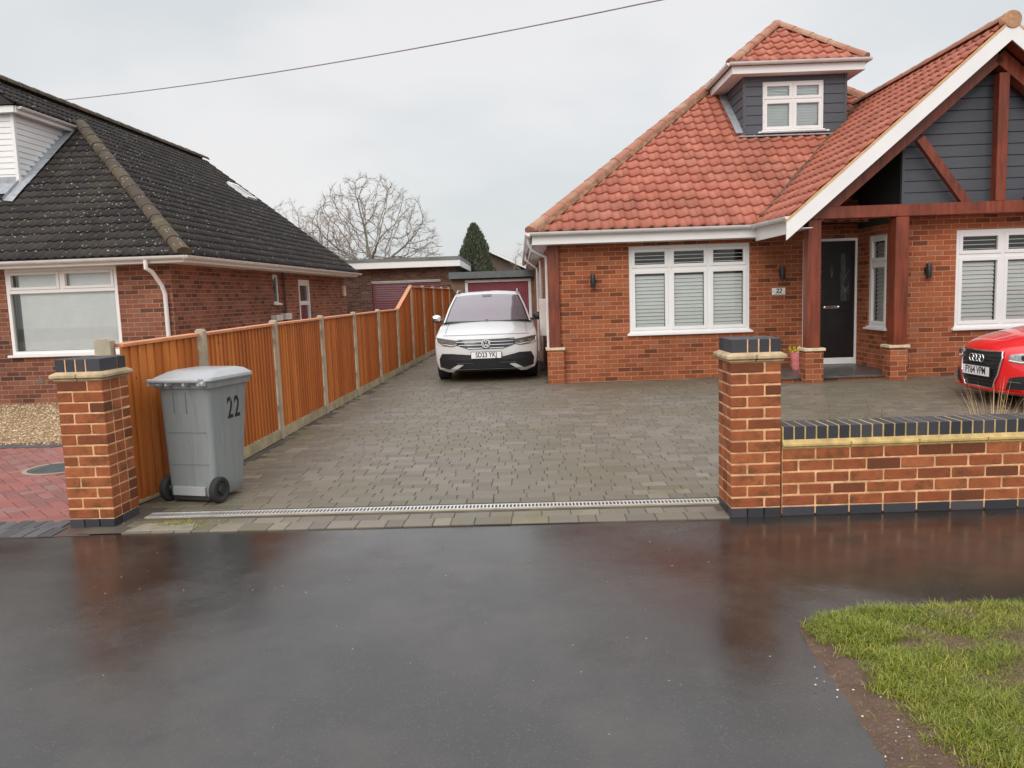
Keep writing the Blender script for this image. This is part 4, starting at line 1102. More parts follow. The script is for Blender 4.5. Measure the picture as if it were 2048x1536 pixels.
text_obj('number', '22', .10, pl, M['black_ink'], mt, .001, bold=.0025, sx=1.05, shear=.2)
g = MB(); g.box(-.085, .085, -.016, -.014, -.046, -.040); 
for x in (-.088, .088): g.cyl((x, -.0165, -.0), .007, .003, 8, 'y')
g.build('border_mark', M['black_ink'], pl)

# ================================================================== LEFT HOUSE
LO = Vector((-5.45, 12.74, 0)); LA = radians(-3.2)
K = empty('brown_brick_bungalow', LO, LA, 'older brick bungalow with dark lichen speckled tiled roof and white boarded dormer', 'house')
LD_ = 10.75
w = MB(); wall_panel(w, -9, 0, -.1, 2.4, 0, [(-2.78, -.90, .80, 2.20)]); w.build('wall', M['brick_old'], K, fix=False)
w = MB(); wall_panel(w, 0, LD_, -.1, 2.4, 0, [(4.62, 4.98, 1.50, 2.14), (6.35, 7.2, .1, 2.06)], axis='x', sign=-1); w.poly([(0, LD_, -.1), (-9, LD_, -.1), (-9, LD_, 2.4), (-4.5, LD_, 5.6), (0, LD_, 2.4)]); w.build('side_wall', M['brick_old'], K, fix=False)
# big front window: two top lights over one fixed pane, venetian blind
bw = MB(); Ww, Hh = 1.88, 1.40
bw.cbox(0, .055, .0, .08, 0, Hh, .004); bw.cbox(Ww - .055, Ww, .0, .08, 0, Hh, .004); bw.cbox(.055, Ww - .055, 0, .08, 0, .055, .004); bw.cbox(.055, Ww - .055, 0, .08, Hh - .055, Hh, .004); bw.cbox(.055, Ww - .055, 0, .08, 1.0, 1.06, .004); bw.cbox(Ww / 2 - .03, Ww / 2 + .03, .001, .08, 1.06, Hh - .055, .004)
TM4 = Matrix.Translation((-2.78, 0, .80))
def TT(mb): mb.v = [tuple(TM4 @ Vector(p)) for p in mb.v]; return mb
bwin = TT(bw).build('front_window', M['white'], K)
s = MB()
for xa, xb in ((.055, Ww / 2 - .03), (Ww / 2 + .03, Ww - .055)):
    za, zb = 1.06, Hh - .055; e = .045
    s.cbox(xa, xa + e, -.015, .05, za, zb, .004); s.cbox(xb - e, xb, -.015, .05, za, zb, .004); s.cbox(xa + e, xb - e, -.014, .05, za, za + e, .004); s.cbox(xa + e, xb - e, -.014, .05, zb - e, zb, .004)
TT(s).build('sash', M['white'], bwin)
s = MB(); s.poly([(.05, .05, .05), (Ww - .05, .05, .05), (Ww - .05, .05, Hh - .05), (.05, .05, Hh - .05)]); TT(s).build('pane', M['glass_mid'], bwin, fix=False)
s = MB(); z = .06
while z < 1.34:
    x0 = .17
    s.rings([[(x0, .080, z), (x0, .086, z + .019), (x0, .086, z + .021), (x0, .080, z + .002)], [(Ww - .06, .080, z), (Ww - .06, .086, z + .019), (Ww - .06, .086, z + .021), (Ww - .06, .080, z + .002)]]); z += .0215
TT(s).build('blind', M['blind'], bwin)
s = MB(); s.poly([(0, .22, 0), (Ww, .22, 0), (Ww, .22, Hh), (0, .22, Hh)])
s.poly([(0.02, .08, 0), (0.02, .22, 0), (0.02, .22, Hh), (0.02, .08, Hh)])
TT(s).build('room_backing', simple('pale window backing', (.30, .32, .30), .9, var=.1), bwin)  # plain pale panel behind the blind
s = MB(); s.cbox(-.05, Ww + .05, -.07, .01, -.04, .0, .005); TT(s).build('sill', M['white'], bwin)
SMt = Matrix.Translation((0, 4.62, 1.50)) @ Matrix.Rotation(pi / 2, 4, 'Z')
window(K, SMt, .36, .64, 1, None, kind=None, fr=.045, opening=False, sill=True, name='small_side_window', glass='glass_dark')
SMt = Matrix.Translation((0, 6.35, .1)) @ Matrix.Rotation(pi / 2, 4, 'Z')
sd_ = MB()
def TS(mb): mb.v = [tuple(SMt @ Vector(p)) for p in mb.v]; return mb
sd_.cbox(0, .09, .0, .08, 0, 1.96, .004); sd_.cbox(.76, .85, .0, .08, 0, 1.96, .004); sd_.cbox(.09, .76, 0, .08, 1.82, 1.96, .004); sd_.cbox(.09, .76, 0, .08, 1.34, 1.44, .004); sdo = TS(sd_).build('side_door', M['white'], K)
s = MB(); s.box(.09, .60, .03, .07, 0, 1.34); TS(s).build('leaf', M['roller'], sdo)
s = MB(); s.box(.09, .76, .05, .07, 1.44, 1.82); s.box(.60, .76, .05, .07, 0, 1.34); TS(s).build('pane', M['glass_dark'], sdo)
# service boxes on the side wall
g = MB(); g.cbox(0.0, .14, 4.35, 4.75, 1.12, 1.25, .01); g.cbox(0.0, .14, 4.95, 5.35, 1.13, 1.27, .01); g.build('vent_cover', M['offwhite'], K)
g = MB(); g.cbox(0.0, .06, 10.25, 10.5, 1.65, 1.95, .006); g.build('alarm_box', M['cream_stone'], K)
g = MB(); g.tube([(.05, 5.2, -.05), (.05, 5.2, 2.1), (.05, 5.15, 2.19)], .028, 8); g.build('soil_pipe', simple('dark painted pipe', (.10, .045, .035), .5), K)
g = MB()
for x in (-2.4, -1.95): g.box(x, x + .1, -.008, .0, .32, .40)
g.build('air_brick', simple('grey air brick', (.16, .13, .10), .9), K)
# roof
UX, UY, UZ = .42, -.38, 2.32; TL = tan(radians(38)); cl, sn = cos(radians(38)), sin(radians(38)); Rw = 4.35; RL = Rw / cl; VE = UY + 11.0
bm = tiles((UX - 8.7, UY, UZ), (1, 0, 0), (0, cl, sn), [(0, 0), (8.7, 0), (Rw, RL)], .30, .235, .030, 2, 6, th=.018)
bm = tiles((UX, UY, UZ), (0, 1, 0), (-cl, 0, sn), [(0, 0), (11.0, 0), (11.0, RL), (Rw, RL)], .30, .235, .030, 2, 6, th=.018, bm=bm)
bm = tiles((UX - 3.62 * 1.0, UY, UZ + 3.62 * TL), (0, 1, 0), (-cl, 0, sn), [(1.62, 0), (3.75, 0), (4.40, RL - 3.62 / cl), (1.62, RL - 3.62 / cl)], .30, .235, .030, 2, 6, th=.018, bm=bm)
kroof = bm_obj('roof', bm, M['tile_dark'], K)
rz_ = UZ + Rw * TL; rx_ = UX - Rw
g = MB()
for f in (((UX - 8.7, UY, UZ), (UX, UY, UZ), (rx_, UY + Rw, rz_)), ((UX, UY, UZ), (UX, VE, UZ), (rx_, VE, rz_), (rx_, UY + Rw, rz_)), ((UX - 8.7, UY, UZ), (UX - 8.7, VE, UZ), (rx_, VE, rz_), (rx_, UY + Rw, rz_)), ((UX, VE - .05, UZ), (rx_, VE - .05, rz_), (UX - 8.7, VE - .05, UZ))): g.poly([(a, b_, c - .012) for a, b_, c in f])
g.poly([(UX - 3.62, UY + 1.64, UZ + 3.62 * TL - .012), (rx_, UY + 1.64, rz_ - .012), (rx_, UY + 4.35, rz_ - .012), (UX - 3.62, UY + 3.7, UZ + 3.62 * TL - .012)]); g.poly([(UX - 8.7 + 3.62, UY + 1.64, UZ + 3.62 * TL - .012), (rx_, UY + 1.64, rz_ - .012), (rx_, UY + 4.35, rz_ - .012), (UX - 8.7 + 3.62, UY + 3.7, UZ + 3.62 * TL - .012)]); g.poly([(UX - 3.62, UY + 1.65, UZ + 3.62 * TL - .012), (rx_, UY + 1.65, rz_ - .012), (UX - 8.7 + 3.62, UY + 1.65, UZ + 3.62 * TL - .012)])
g.build('underlay', M['tile_dark'], kroof)
ridge_caps([((UX, UY, UZ + .02), (UX - 3.62, UY + 3.62, UZ + 3.62 * TL + .05))], r=.125, squash=.8).build('hip_tiles', M['ridge_dark'], kroof, smooth=40)
ridge_caps([((rx_, UY + 1.60, rz_ + .05), (rx_, VE, rz_ + .05))], r=.125, squash=.8).build('ridge_tiles', M['ridge_dark'], kroof, smooth=40)
# skylight in the side slope
def SP(v_, wdt, dz): return (UX - wdt + dz * sn, UY + v_, UZ + wdt * TL + dz * cl)
g = MB(); a0, a1, b0, b1 = 9.55, 10.25, 2.65, 3.2
g.rings([[SP(a0, b0, .0), SP(a1, b0, .0), SP(a1, b1, .0), SP(a0, b1, .0)], [SP(a0, b0, .10), SP(a1, b0, .10), SP(a1, b1, .10), SP(a0, b1, .10)]])
sk = g.build('skylight', M['white'], K)
g = MB(); g.poly([SP(a0 + .08, b0 + .08, .105), SP(a1 - .08, b0 + .08, .105), SP(a1 - .08, b1 - .08, .105), SP(a0 + .08, b1 - .08, .105)]); g.build('pane', M['glass_dark'], sk)
# gutter, fascia, soffit, downpipe
g = MB(); gutter(g, (-9, UY - .03, 2.30), (UX + .06, UY - .03, 2.30), .055); gutter(g, (UX + .03, UY - .06, 2.30), (UX + .03, VE + .15, 2.30), .055)
g.build('gutter', M['white_dirty'], K, smooth=40)
g = MB(); g.box(-9, UX - .02, UY + .03, UY + .05, 2.20, 2.31); g.box(UX - .04, UX - .02, UY + .05, VE, 2.20, 2.31); g.box(-9, UX - .04, UY + .05, 0, 2.20, 2.21); g.box(0, UX - .04, 0, VE, 2.20, 2.21)
g.build('fascia', M['white'], K)
g = MB(); g.tube([(-.19, UY - .02, 2.26), (-.19, UY - .02, 2.12), (-.15, -.30, 2.07), (-.10, -.13, 1.86), (-.09, -.06, 1.72), (-.09, -.06, .1)], .035, 10); g.build('downpipe', M['white'], K, smooth=40)
# dormer with white boards
kd = empty('dormer', (0, 0, 0), 0, parent=K)
kx, ky, kz0, kz1 = UX - 3.80, UY + 1.85, 3.55, 5.02
g = MB()
boards(g, ky + .03, 5.5, 3.66, kz1, kx, .103, lambda z: (0, UY + (z - .02 - UZ) / TL), axis='x', sign=1, lap=.010)
boards(g, -8, kx - .03, 3.66, kz1, ky, .103, lambda z: (-20, 20), lap=.010)
g.box(kx - .03, kx + .028, ky - .028, ky + .03, 3.6, kz1)
g.build('weatherboard', M['white'], kd)
g = MB(); g.box(-8, kx - .005, ky + .004, UY + Rw, 3.3, kz1); g.build('dormer_wall', M['white_dirty'], kd)
g = MB(); g.box(-8, kx + .13, ky - .13, UY + Rw + .2, kz1 + .001, kz1 + .03); g.cbox(-8, kx + .14, ky - .16, ky - .13, kz1 - .01, kz1 + .11, .004); g.cbox(kx + .13, kx + .16, ky - .13, UY + 3.72, kz1 - .01, kz1 + .11, .004)
g.build('dormer_fascia', M['white'], kd)
g = MB(); g.box(-8, kx + .12, ky - .12, UY + Rw + .2, kz1 + .031, kz1 + .10); g.build('flat_roof', M['felt'], kd)
g = MB(); gutter(g, (kx + .20, ky - .1, kz1 + .10), (kx + .20, UY + 3.75, kz1 + .10), .045); g.build('dormer_gutter', M['white_dirty'], kd, smooth=40)
g = MB(); n_ = 16
for k in range(n_):
    v0 = 1.35 + k * 2.35 / n_; v1 = v0 + 2.35 / n_
    def FP(v_, o, dz): return (kx + o + .012, UY + v_, UZ + v_ * TL + dz)
    g.poly([FP(v0, 0, .075), FP(v0, .17, .055 + random.uniform(-.006, .006)), FP(v1, .17, .055 + random.uniform(-.006, .006)), FP(v1, 0, .075)]); g.poly([FP(v0, 0, .075), FP(v1, 0, .075), FP(v1, 0, .13), FP(v0, 0, .13)])
g.poly([(-8, ky - .02, UZ + 1.85 * TL + .03 + .02), (kx + .18, ky - .02, UZ + 1.85 * TL + .05), (kx + .18, ky - .3, UZ + 1.55 * TL + .06), (-8, ky - .3, UZ + 1.55 * TL + .06)]); g.poly([(-8, ky - .02, UZ + 1.85 * TL + .05), (kx + .03, ky - .02, UZ + 1.85 * TL + .05), (kx + .03, ky - .02, UZ + 1.85 * TL + .16), (-8, ky - .02, UZ + 1.85 * TL + .16)])
g.build('flashing', M['lead'], kd)

# ---- neighbour's front: red block drive, dark edging, gravel, manhole
hb = []
a45 = radians(45 - 3); uu = 0.1
for i in range(-60, 60):
    for j in range(-60, 60):
        pass
# herringbone lattice of 200 x 100 blocks
for i in range(-45, 45):
    for j in range(-45, 45):
        bx = (i * 0.1 + j * 0.2 * 1.0); 
        # two blocks per cell of a 4-step herringbone
        x_ = i * 0.1 + j * 0.2; y_ = -i * 0.1 + j * 0.2
        hb.append((x_ + 0.10, y_ + 0.05, .2, .1, 0)); hb.append((x_ + 0.15, y_ + 0.20, .2, .1, pi / 2))
ca, sa = cos(a45), sin(a45); RC = (-5.5, 7.0)
hb2 = [(RC[0] + x_ * ca - y_ * sa, RC[1] + x_ * sa + y_ * ca, w_, d_, a_ + a45) for x_, y_, w_, d_, a_ in hb]
def in_red(x, y): return -9.5 < x < fence_x(y) - .12 and not (x > -3.2 and y < 5.72) and 5.47 - 0.02 * (x + 3) < y < 8.62 and (x + 4.42) ** 2 + (y - 7.42) ** 2 > .30 ** 2
seen = set(); hb3 = []
for b_ in hb2:
    k = (round(b_[0], 2), round(b_[1], 2))
    if k in seen: continue
    seen.add(k); hb3.append(b_)
tag(clip_pavers(hb3, 'x', None, None, in_red, ztop=-.004).build('neighbour_driveway', M['paver_red'], fix=False), kind='structure')
ed = []
x = -9.5
while x < -3.1:
    for r_ in range(2): ed.append((x + (.05 if r_ else 0), 5.24 + .2 * r_ - .02 * (x + 3), .2 if False else .1, .2, 0))
    x += .1
x = -9.5
while x < -3.0: ed.append((x, 8.72, .2, .12, 0)); x += .2
tag(clip_pavers(ed, 'x', None, None, lambda x, y: not (x > -3.2 and y < 5.72), ztop=-.003).build('edging', M['paver_dark'], fix=False), kind='structure')
g = MB(); g.poly([(-30, 5.14, -.0105), (-2.9, 5.14, -.0105), (-2.9, 9, -.0105), (-30, 9, -.0105)]); tag(g.build('neighbour_driveway_bed', M['joint_red'], fix=False), kind='structure')
mh = empty('manhole_cover', (-4.42, 7.42, 0), 0, 'round grey manhole cover set in the red block drive', 'manhole cover')
g = MB(); g.cyl((0, 0, -.03), .25, .03, 32); 
for k in range(-4, 5): g.box(-.18, .18, k * .045 - .006, k * .045 + .006, 0, .003)
g.build('lid', simple('wet iron lid', (.07, .078, .08), .35, var=.2), mh)
g = MB(); g.lathe((0, 0, -.03), [(.255, 0), (.30, 0), (.30, .03), (.255, .03)], 32); g.build('rim', simple('concrete rim', (.33, .24, .18), .8), mh)
g = MB(); g.poly([(-12, 8.78, -.02), (-2.3, 8.78, -.02), (-2.3, 12.75, -.02), (-12, 12.95, -.02)]); tag(g.build('gravel_base', M['gravel_bed'], fix=False), kind='structure')
g = MB()
for k in range(15000):
    y = random.uniform(8.8, 12.78); x = random.uniform(-9.3, fence_x(y) - .1)
    if x > -5.0 and random.random() < .85 and y > 9.6: continue
    r_ = random.uniform(.007, .02); a = random.uniform(0, pi); z = random.uniform(-.012, .004)
    pts = []
    e1 = r_ * random.uniform(.7, 1.3); e2 = r_ * random.uniform(.6, 1.0); h = r_ * random.uniform(.5, .9)
    i = len(g.v); c1, s1 = cos(a), sin(a)
    for (u, v_, q) in ((-e1, 0, 0), (0, -e2, 0), (e1, 0, 0), (0, e2, 0), (random.uniform(-.3, .3) * e1, 0, h)): g.v.append((x + u * c1 - v_ * s1, y + u * s1 + v_ * c1, z + q))
    for f in ((0, 1, 4), (1, 2, 4), (2, 3, 4), (3, 0, 4)): g.f.append(tuple(i + q for q in f)); g.m.append(0)
tag(g.build('gravel', M['gravel'], fix=False), 'golden gravel in front of the brown brick bungalow', 'gravel', kind='stuff')
g = MB(); g.poly([(-5.2, 12.9, -.02), (-2.3, 12.9, -.02), (-1.5, 30, -.02), (-5.0, 30, -.02)]); tag(g.build('side_passage', M['concrete'], fix=False), kind='structure')

# ================================================================== garages
G1 = empty('brick_garage', (-3.6, 27.0, 0), radians(-.5), 'flat roofed brick garage with white fascia and maroon roller door', 'garage')
w = MB(); wall_panel(w, -2.6, 1.70, -.1, 2.62, 0, [(-1.1, 1.27, -.05, 2.10)]); wall_panel(w, 0, 6, -.1, 2.62, 1.70, [], axis='x', sign=-1); w.poly([(-2.6, 0, -.1), (-2.6, 6, -.1), (-2.6, 6, 2.6), (-2.6, 0, 2.6)]); w.build('wall', M['brick_far'], G1, fix=False)
g = MB()
for k in range(28):
    z = k * .077 - .03
    if z > 2.05: break
    g.rings([[(-1.1, .10, z), (1.27, .10, z), (1.27, .075, z + .02), (-1.1, .075, z + .02)], [(-1.1, .10, z + .074), (1.27, .10, z + .074), (1.27, .085, z + .07), (-1.1, .085, z + .07)]])
g.build('roller_door', M['roller'], G1)
g = MB(); g.box(-1.1, 1.27, .02, .05, 2.06, 2.10); g.box(-1.1, 1.27, -.01, .019, 2.101, 2.13); g.build('door_frame', M['offwhite'], G1)
g = MB(); g.box(-2.9, 1.95, -.42, -.38, 2.55, 2.76); g.box(1.95, 1.99, -.42, 6.2, 2.55, 2.76); g.box(-2.9, 1.95, -.38, -.0, 2.56, 2.57); g.build('fascia', M['white'], G1)
g = MB(); g.box(-2.9, 2.0, -.44, 6.2, 2.762, 2.88); g.build('flat_roof', M['felt'], G1)
G2 = empty('wooden_garage', (-.35, 26.0, 0), radians(-.5), 'garage with dark grey fascia and faded ribbed maroon door behind the white car', 'garage')
g = MB(); wall_panel(g, -1.55, 1.35, -.1, 2.2, 0, [(-1.03, 1.05, -.05, 2.0)]); wall_panel(g, 0, 5, -.1, 2.2, -1.55, [], axis='x', sign=1); g.build('wall', simple('brown rendered wall', (.20, .13, .09), .9, var=.35, vscale=2), G2, fix=False)
g = MB(); n_ = 26
for k in range(n_):
    x = -1.0 + k * 2.0 / n_; g.cbox(x, x + 2.0 / n_ - .018, .03, .06, -.03, 1.98, .004)
g.box(-1.02, 1.03, .055, .07, -.03, 1.99)
g.build('up_and_over_door', M['maroon'], G2)
g = MB(); g.box(-1.09, -1.0, -.02, .03, 0, 2.0); g.box(1.0, 1.09, -.02, .03, 0, 2.0); g.box(-1.09, 1.09, -.02, .03, 1.96, 2.04); g.build('door_frame', M['white_dirty'], G2)
g = MB(); g.box(-1.6, 1.5, -.25, 5.0, 2.10, 2.31); g.build('flat_roof', simple('slate grey fascia', (.11, .125, .13), .6, var=.15), G2)
# gable roofed house far behind
FHs = empty('distant_house', (-1.55, 46, 0), radians(4), 'far gabled house whose roof edge slopes down to the right behind the conifer', 'house')
g = MB(); g.prismy([(-4.2, 0), (4.2, 0), (4.2, 2.25), (0, 4.25), (-4.2, 2.25)], 0, 8); g.build('wall', simple('far tile hung gable', (.13, .10, .085), .9, var=.2), FHs)
g = MB(); g.beam((0, 3.8, 4.33), (4.6, 3.8, 2.12), 8.6, .10); g.build('roof', M['felt'], FHs)
g = MB(); g.beam((-4.6, 3.8, 2.12), (0, 3.8, 4.33), 8.6, .10); g.build('roof', M['felt'], FHs)
g = MB(); g.beam((0, -.54, 4.30), (4.6, -.54, 2.09), .04, .13); g.build('bargeboard', M['white'], FHs)

# ================================================================== trees
from mathutils.kdtree import KDTree
def bare_tree(x, y, cz, rx, ry, rz, zmin, seed, label, mats, n=1500, trunk_r=.16, base=(0, 0), tw=.008, step=.17, kill=.30):
    rnd = random.Random(seed)
    o = empty('bare_tree', (x, y, 0), 0, label, 'tree', 'bare winter trees behind the garages')
    att = []
    while len(att) < n:
        p = Vector((rnd.uniform(-1, 1), rnd.uniform(-1, 1), rnd.uniform(-1, 1)))
        if p.length > 1 or p.length < rnd.random() * .75: continue
        q = Vector((p.x * rx, p.y * ry, cz + p.z * rz))
        if q.z < zmin + .25 * abs(p.x) * rx: continue
        att.append(q)
    nodes = [Vector((base[0], base[1], 0))]; par = [-1]
    top = Vector((base[0] * .4, 0, zmin + .1)); d = (top - nodes[0]); k = int(d.length / step)
    for i in range(k): nodes.append(nodes[0] + d * ((i + 1) / k)); par.append(len(nodes) - 2)
    alive = list(range(n)); it = 0
    near = {}
    kd = None
    while alive and it < 90:
        kd = KDTree(len(nodes))
        for i, p in enumerate(nodes): kd.insert(p, i)
        kd.balance(); pull = {}
        keep = []
        for a in alive:
            co, i, dist = kd.find(att[a])
            if dist < kill: continue
            keep.append(a)
            if dist < 2.6: pull.setdefault(i, Vector((0, 0, 0))); pull[i] += (att[a] - co).normalized()
        alive = keep; grown = 0
        for i, v in pull.items():
            v = v.normalized() * 1.0 + Vector((rnd.gauss(0, .16), rnd.gauss(0, .16), rnd.gauss(.04, .12)))
            if par[i] >= 0: v += (nodes[i] - nodes[par[i]]).normalized() * .55
            p = nodes[i] + v.normalized() * step
            if kd.find(p)[2] < step * .45: continue
            nodes.append(p); par.append(i); grown += 1
        it += 1
        if not grown: break
    ch = [[] for _ in nodes]
    for i, p in enumerate(par):
        if p >= 0: ch[p].append(i)
    rad = [0.0] * len(nodes)
    for i in reversed(range(len(nodes))):
        rad[i] = tw if not ch[i] else sum(rad[c] ** 2.15 for c in ch[i]) ** (1 / 2.15)
    f = trunk_r / rad[0]
    rr = lambda q: tw + (q - tw) * f if q > tw else tw
    tr = MB(); br = MB()
    stack = [0]
    heads = [(0, -1)]
    while heads:
        i, p = heads.pop(); path = ([p] if p >= 0 else []) + [i]
        while ch[path[-1]]:
            cs = sorted(ch[path[-1]], key=lambda c: -rad[c])
            for c in cs[1:]: heads.append((c, path[-1]))
            path.append(cs[0])
        if len(path) > 1:
            big = rr(rad[path[min(1, len(path) - 1)]])
            R0 = [min(rr(rad[q]), big) for q in path]
            (tr if big > .045 else br).tube([nodes[q] for q in path], R0, 7 if big > .045 else 3, cap=False)
    for i in range(len(nodes)):
        if rad[i] < tw * 2.2 and nodes[i].z > zmin - .2:
            dd = (nodes[i] - nodes[par[i]]).normalized() if par[i] >= 0 else Vector((0, 0, 1))
            for q in range(4 if ch[i] else 5):
                v = (dd + Vector((rnd.gauss(0, .55), rnd.gauss(0, .55), rnd.gauss(.12, .4)))).normalized(); e = nodes[i] + v * rnd.uniform(.14, .36)
                br.tube([nodes[i], (nodes[i] + e) / 2 + Vector((rnd.gauss(0, .015), 0, rnd.gauss(0, .015))), e], [tw * .7, tw * .55, tw * .4], 3, cap=False)
    tr.build('trunk', mats[0], o, smooth=60, fix=False); br.build('crown', mats[1], o, fix=False)
bare_tree(-6.9, 40, 3.3, 3.7, 3.0, 4.5, 2.6, 11, 'large bare tree with rounded crown, standing above the flat garage roof', (M['twig_green'], M['twig']), n=1500, trunk_r=.17)
bare_tree(-9.9, 43, 3.4, 2.6, 2.2, 3.1, 2.4, 5, 'reddish bare tree leaning left just behind the dark tiled roof edge', (M['twig_pink'], M['twig_pink']), n=650, trunk_r=.13, base=(1.2, 0))
bare_tree(-12.8, 46, 3.4, 2.5, 2.2, 4.2, 2.4, 23, 'faint twiggy bare tree farthest left, mostly hidden by the dark roof', (M['twig_pink'], M['twig_pink']), n=420, trunk_r=.09, tw=.007)
bare_tree(1.0, 44, 3.0, 1.0, 1.0, 1.5, 2.0, 31, 'small bare tree peeping over the garage next to the bungalow gutter', (M['twig'], M['twig']), n=90, trunk_r=.05, tw=.007)
cf = empty('conifer_tree', (-1.42, 34, 0), 0, 'dark green upright conifer behind the garages', 'tree')
g = MB(); g.tube([(0, 0, 0), (0, 0, 2.5), (.05, 0, 4.2)], [.16, .1, .03], 8); g.build('trunk', M['twig'], cf, smooth=60)
g = MB(); rnd = random.Random(3)
def cone_r(z, a):
    base = 1.06 * max(0.0, (1 - max(0, (z - 1.8)) / 2.75)) ** .6 if z > 1.8 else 1.06
    return base * (.90 + .34 * noise.noise(Vector((cos(a) * 1.7, sin(a) * 1.7, z * 1.1))) + .10 * noise.noise(Vector((cos(a) * 5, sin(a) * 5, z * 3))))
for k in range(15000):
    z = rnd.uniform(.3, 4.62); a = rnd.uniform(0, 2 * pi); R_ = cone_r(z, a)
    if R_ < .02: continue
    q = R_ * rnd.uniform(.45, 1.05) ** .5; x, y = q * cos(a), q * sin(a)
    if k % 3 == 0:
        z = .3 + (z - .3) * .78; x = -.42 + x * .75; y *= .8
    L = rnd.uniform(.06, .16); wd = rnd.uniform(.012, .03)
    d = Vector((cos(a) * .45 + rnd.gauss(0, .2), sin(a) * .45 + rnd.gauss(0, .2), 1.0 + rnd.gauss(0, .25))).normalized(); sd = Vector((rnd.gauss(0, 1), rnd.gauss(0, 1), rnd.gauss(0, .3))).cross(d).normalized()
    p = Vector((x, y, z)); i = len(g.v)
    g.v += [tuple(p - sd * wd), tuple(p + sd * wd), tuple(p + d * L + sd * wd * .2), tuple(p + d * L * .5 - sd * wd * 1.6)]; g.f.append((i, i + 1, i + 2, i + 3)); g.m.append(0)
g.build('crown', M['conifer'], cf, fix=False)

# overhead wire
g = MB(); A = Vector((-14.0, 21.0, 6.55)); B = Vector((2.75, 12.85, 6.12)); pts = []
A = Vector((-11.06, 20.0, 6.66)); A2 = Vector((2.56, 13.0, 6.09))
dir_ = (A2 - A)
for k in range(41):
    f = -0.35 + k * 1.9 / 40; p = A + dir_ * f; p.z -= .16 * (1 - (2 * (f - .5)) ** 2) * (1 if 0 < f < 1 else 0.4); pts.append(p)
g.tube(pts, .011, 6)
tag(g.build('overhead_cable', M['wire'], smooth=60), 'thin overhead cable crossing the sky from the dark roof to the upper right', 'cable')

# ================================================================== verge
def verge_edge(y):      # left limit of mud against tarmac
    pts = [(-1.0, .9), (1.5, 1.0), (2.28, 1.135), (2.73, 1.20), (3.0, 1.205), (3.2, 1.225), (3.32, 1.235), (3.42, 1.34), (3.49, 1.55)]
    for (a, b_), (c, d) in zip(pts, pts[1:]):
        if a <= y <= c: return b_ + (d - b_) * (y - a) / (c - a)
    return 1.6
def grass_edge(y):
    pts = [(-1.0, 1.25), (1.8, 1.34), (2.28, 1.345), (2.45, 1.30), (2.62, 1.325), (2.74, 1.265), (2.9, 1.325), (3.05, 1.30), (3.15, 1.245), (3.32, 1.235), (3.42, 1.34), (3.49, 1.55)]
    for (a, b_), (c, d) in zip(pts, pts[1:]):
        if a <= y <= c: return b_ + (d - b_) * (y - a) / (c - a)
    return 1.6
bm = bmesh.new(); rows = []
for j in range(91):
    y = .6 + j * (3.485 - .6) / 90; row = []
    xl = verge_edge(min(y, 3.48))
    for i in range(81):
        f = i / 80; x = xl + (6.0 - xl) * f ** 1.6
        e = min(1, (x - xl) / .10) * min(1, (3.49 - y) / .05 + .0)
        z = -.012 + .018 * max(0, e) + .012 * max(0, e) * noise.noise(Vector((x * 7, y * 7, 0))) + (.015 * min(1, max(0, (x - xl - .2)) / .4))
        jx = (.02 * noise.noise(Vector((x * 9, y * 11, 3))) + .014 * noise.noise(Vector((x * 9, y * 45, 7)))) * max(0, 1 - i / 10)
        row.append(bm.verts.new((x + jx, y, z)))
    rows.append(row)
for a, b_ in zip(rows, rows[1:]):
    for i in range(80): f = bm.faces.new((a[i], a[i + 1], b_[i + 1], b_[i])); f.smooth = True
tag(bm_obj('verge', bm, M['mud']), kind='structure')
g = MB(); rnd = random.Random(9)
def blade(g, x, y, z, h, wd, a, bend, twist=0):
    dx, dy = cos(a), sin(a); sx, sy = -sin(a + twist), cos(a + twist); i = len(g.v)
    p = []
    for t_, ww in ((0, 1), (.45, .85), (.8, .5)):
        u = bend * t_ * t_ * h; q = (x + dx * u, y + dy * u, z + h * t_ * (1 - .25 * bend * t_))
        g.v += [(q[0] - sx * wd * ww, q[1] - sy * wd * ww, q[2]), (q[0] + sx * wd * ww, q[1] + sy * wd * ww, q[2])]
    u = bend * h; g.v.append((x + dx * u, y + dy * u, z + h * (1 - .25 * bend)))
    g.f += [(i, i + 1, i + 3, i + 2), (i + 2, i + 3, i + 5, i + 4), (i + 4, i + 5, i + 6)]; g.m += [0, 0, 0]
cnt = 0
while cnt < 105000:
    y = 1.95 + 1.53 * rnd.random(); x = 1.18 + 2.1 * rnd.random() ** 1.05
    ge = grass_edge(y) + .05 * noise.noise(Vector((y * 14, 0, 0)))
    dns = (x - ge) / .12
    if y > 3.45 and rnd.random() < .5: continue
    if x < ge and rnd.random() > .03 * (x > verge_edge(y) + .04): continue
    if dns < 1 and rnd.random() > max(.12, dns): continue
    # bare patch
    if (x - 1.62) ** 2 * 2 + (y - 3.09) ** 2 * 6 < .012 and rnd.random() < .85: continue
    cl_ = noise.noise(Vector((x * 6, y * 6, 5))); 
    h = rnd.uniform(.014, .040) * (1 + .55 * cl_) * (.6 + .4 * min(1, max(.2, dns)))
    blade(g, x, y, .0, h + .012, rnd.uniform(.0009, .0019), rnd.uniform(0, 2 * pi), rnd.uniform(.2, 1.5), rnd.uniform(-.6, .6)); cnt += 1
tag(g.build('verge_grass', M['grass'], fix=False), 'short green grass on the roadside verge in the lower right', 'grass', kind='stuff')
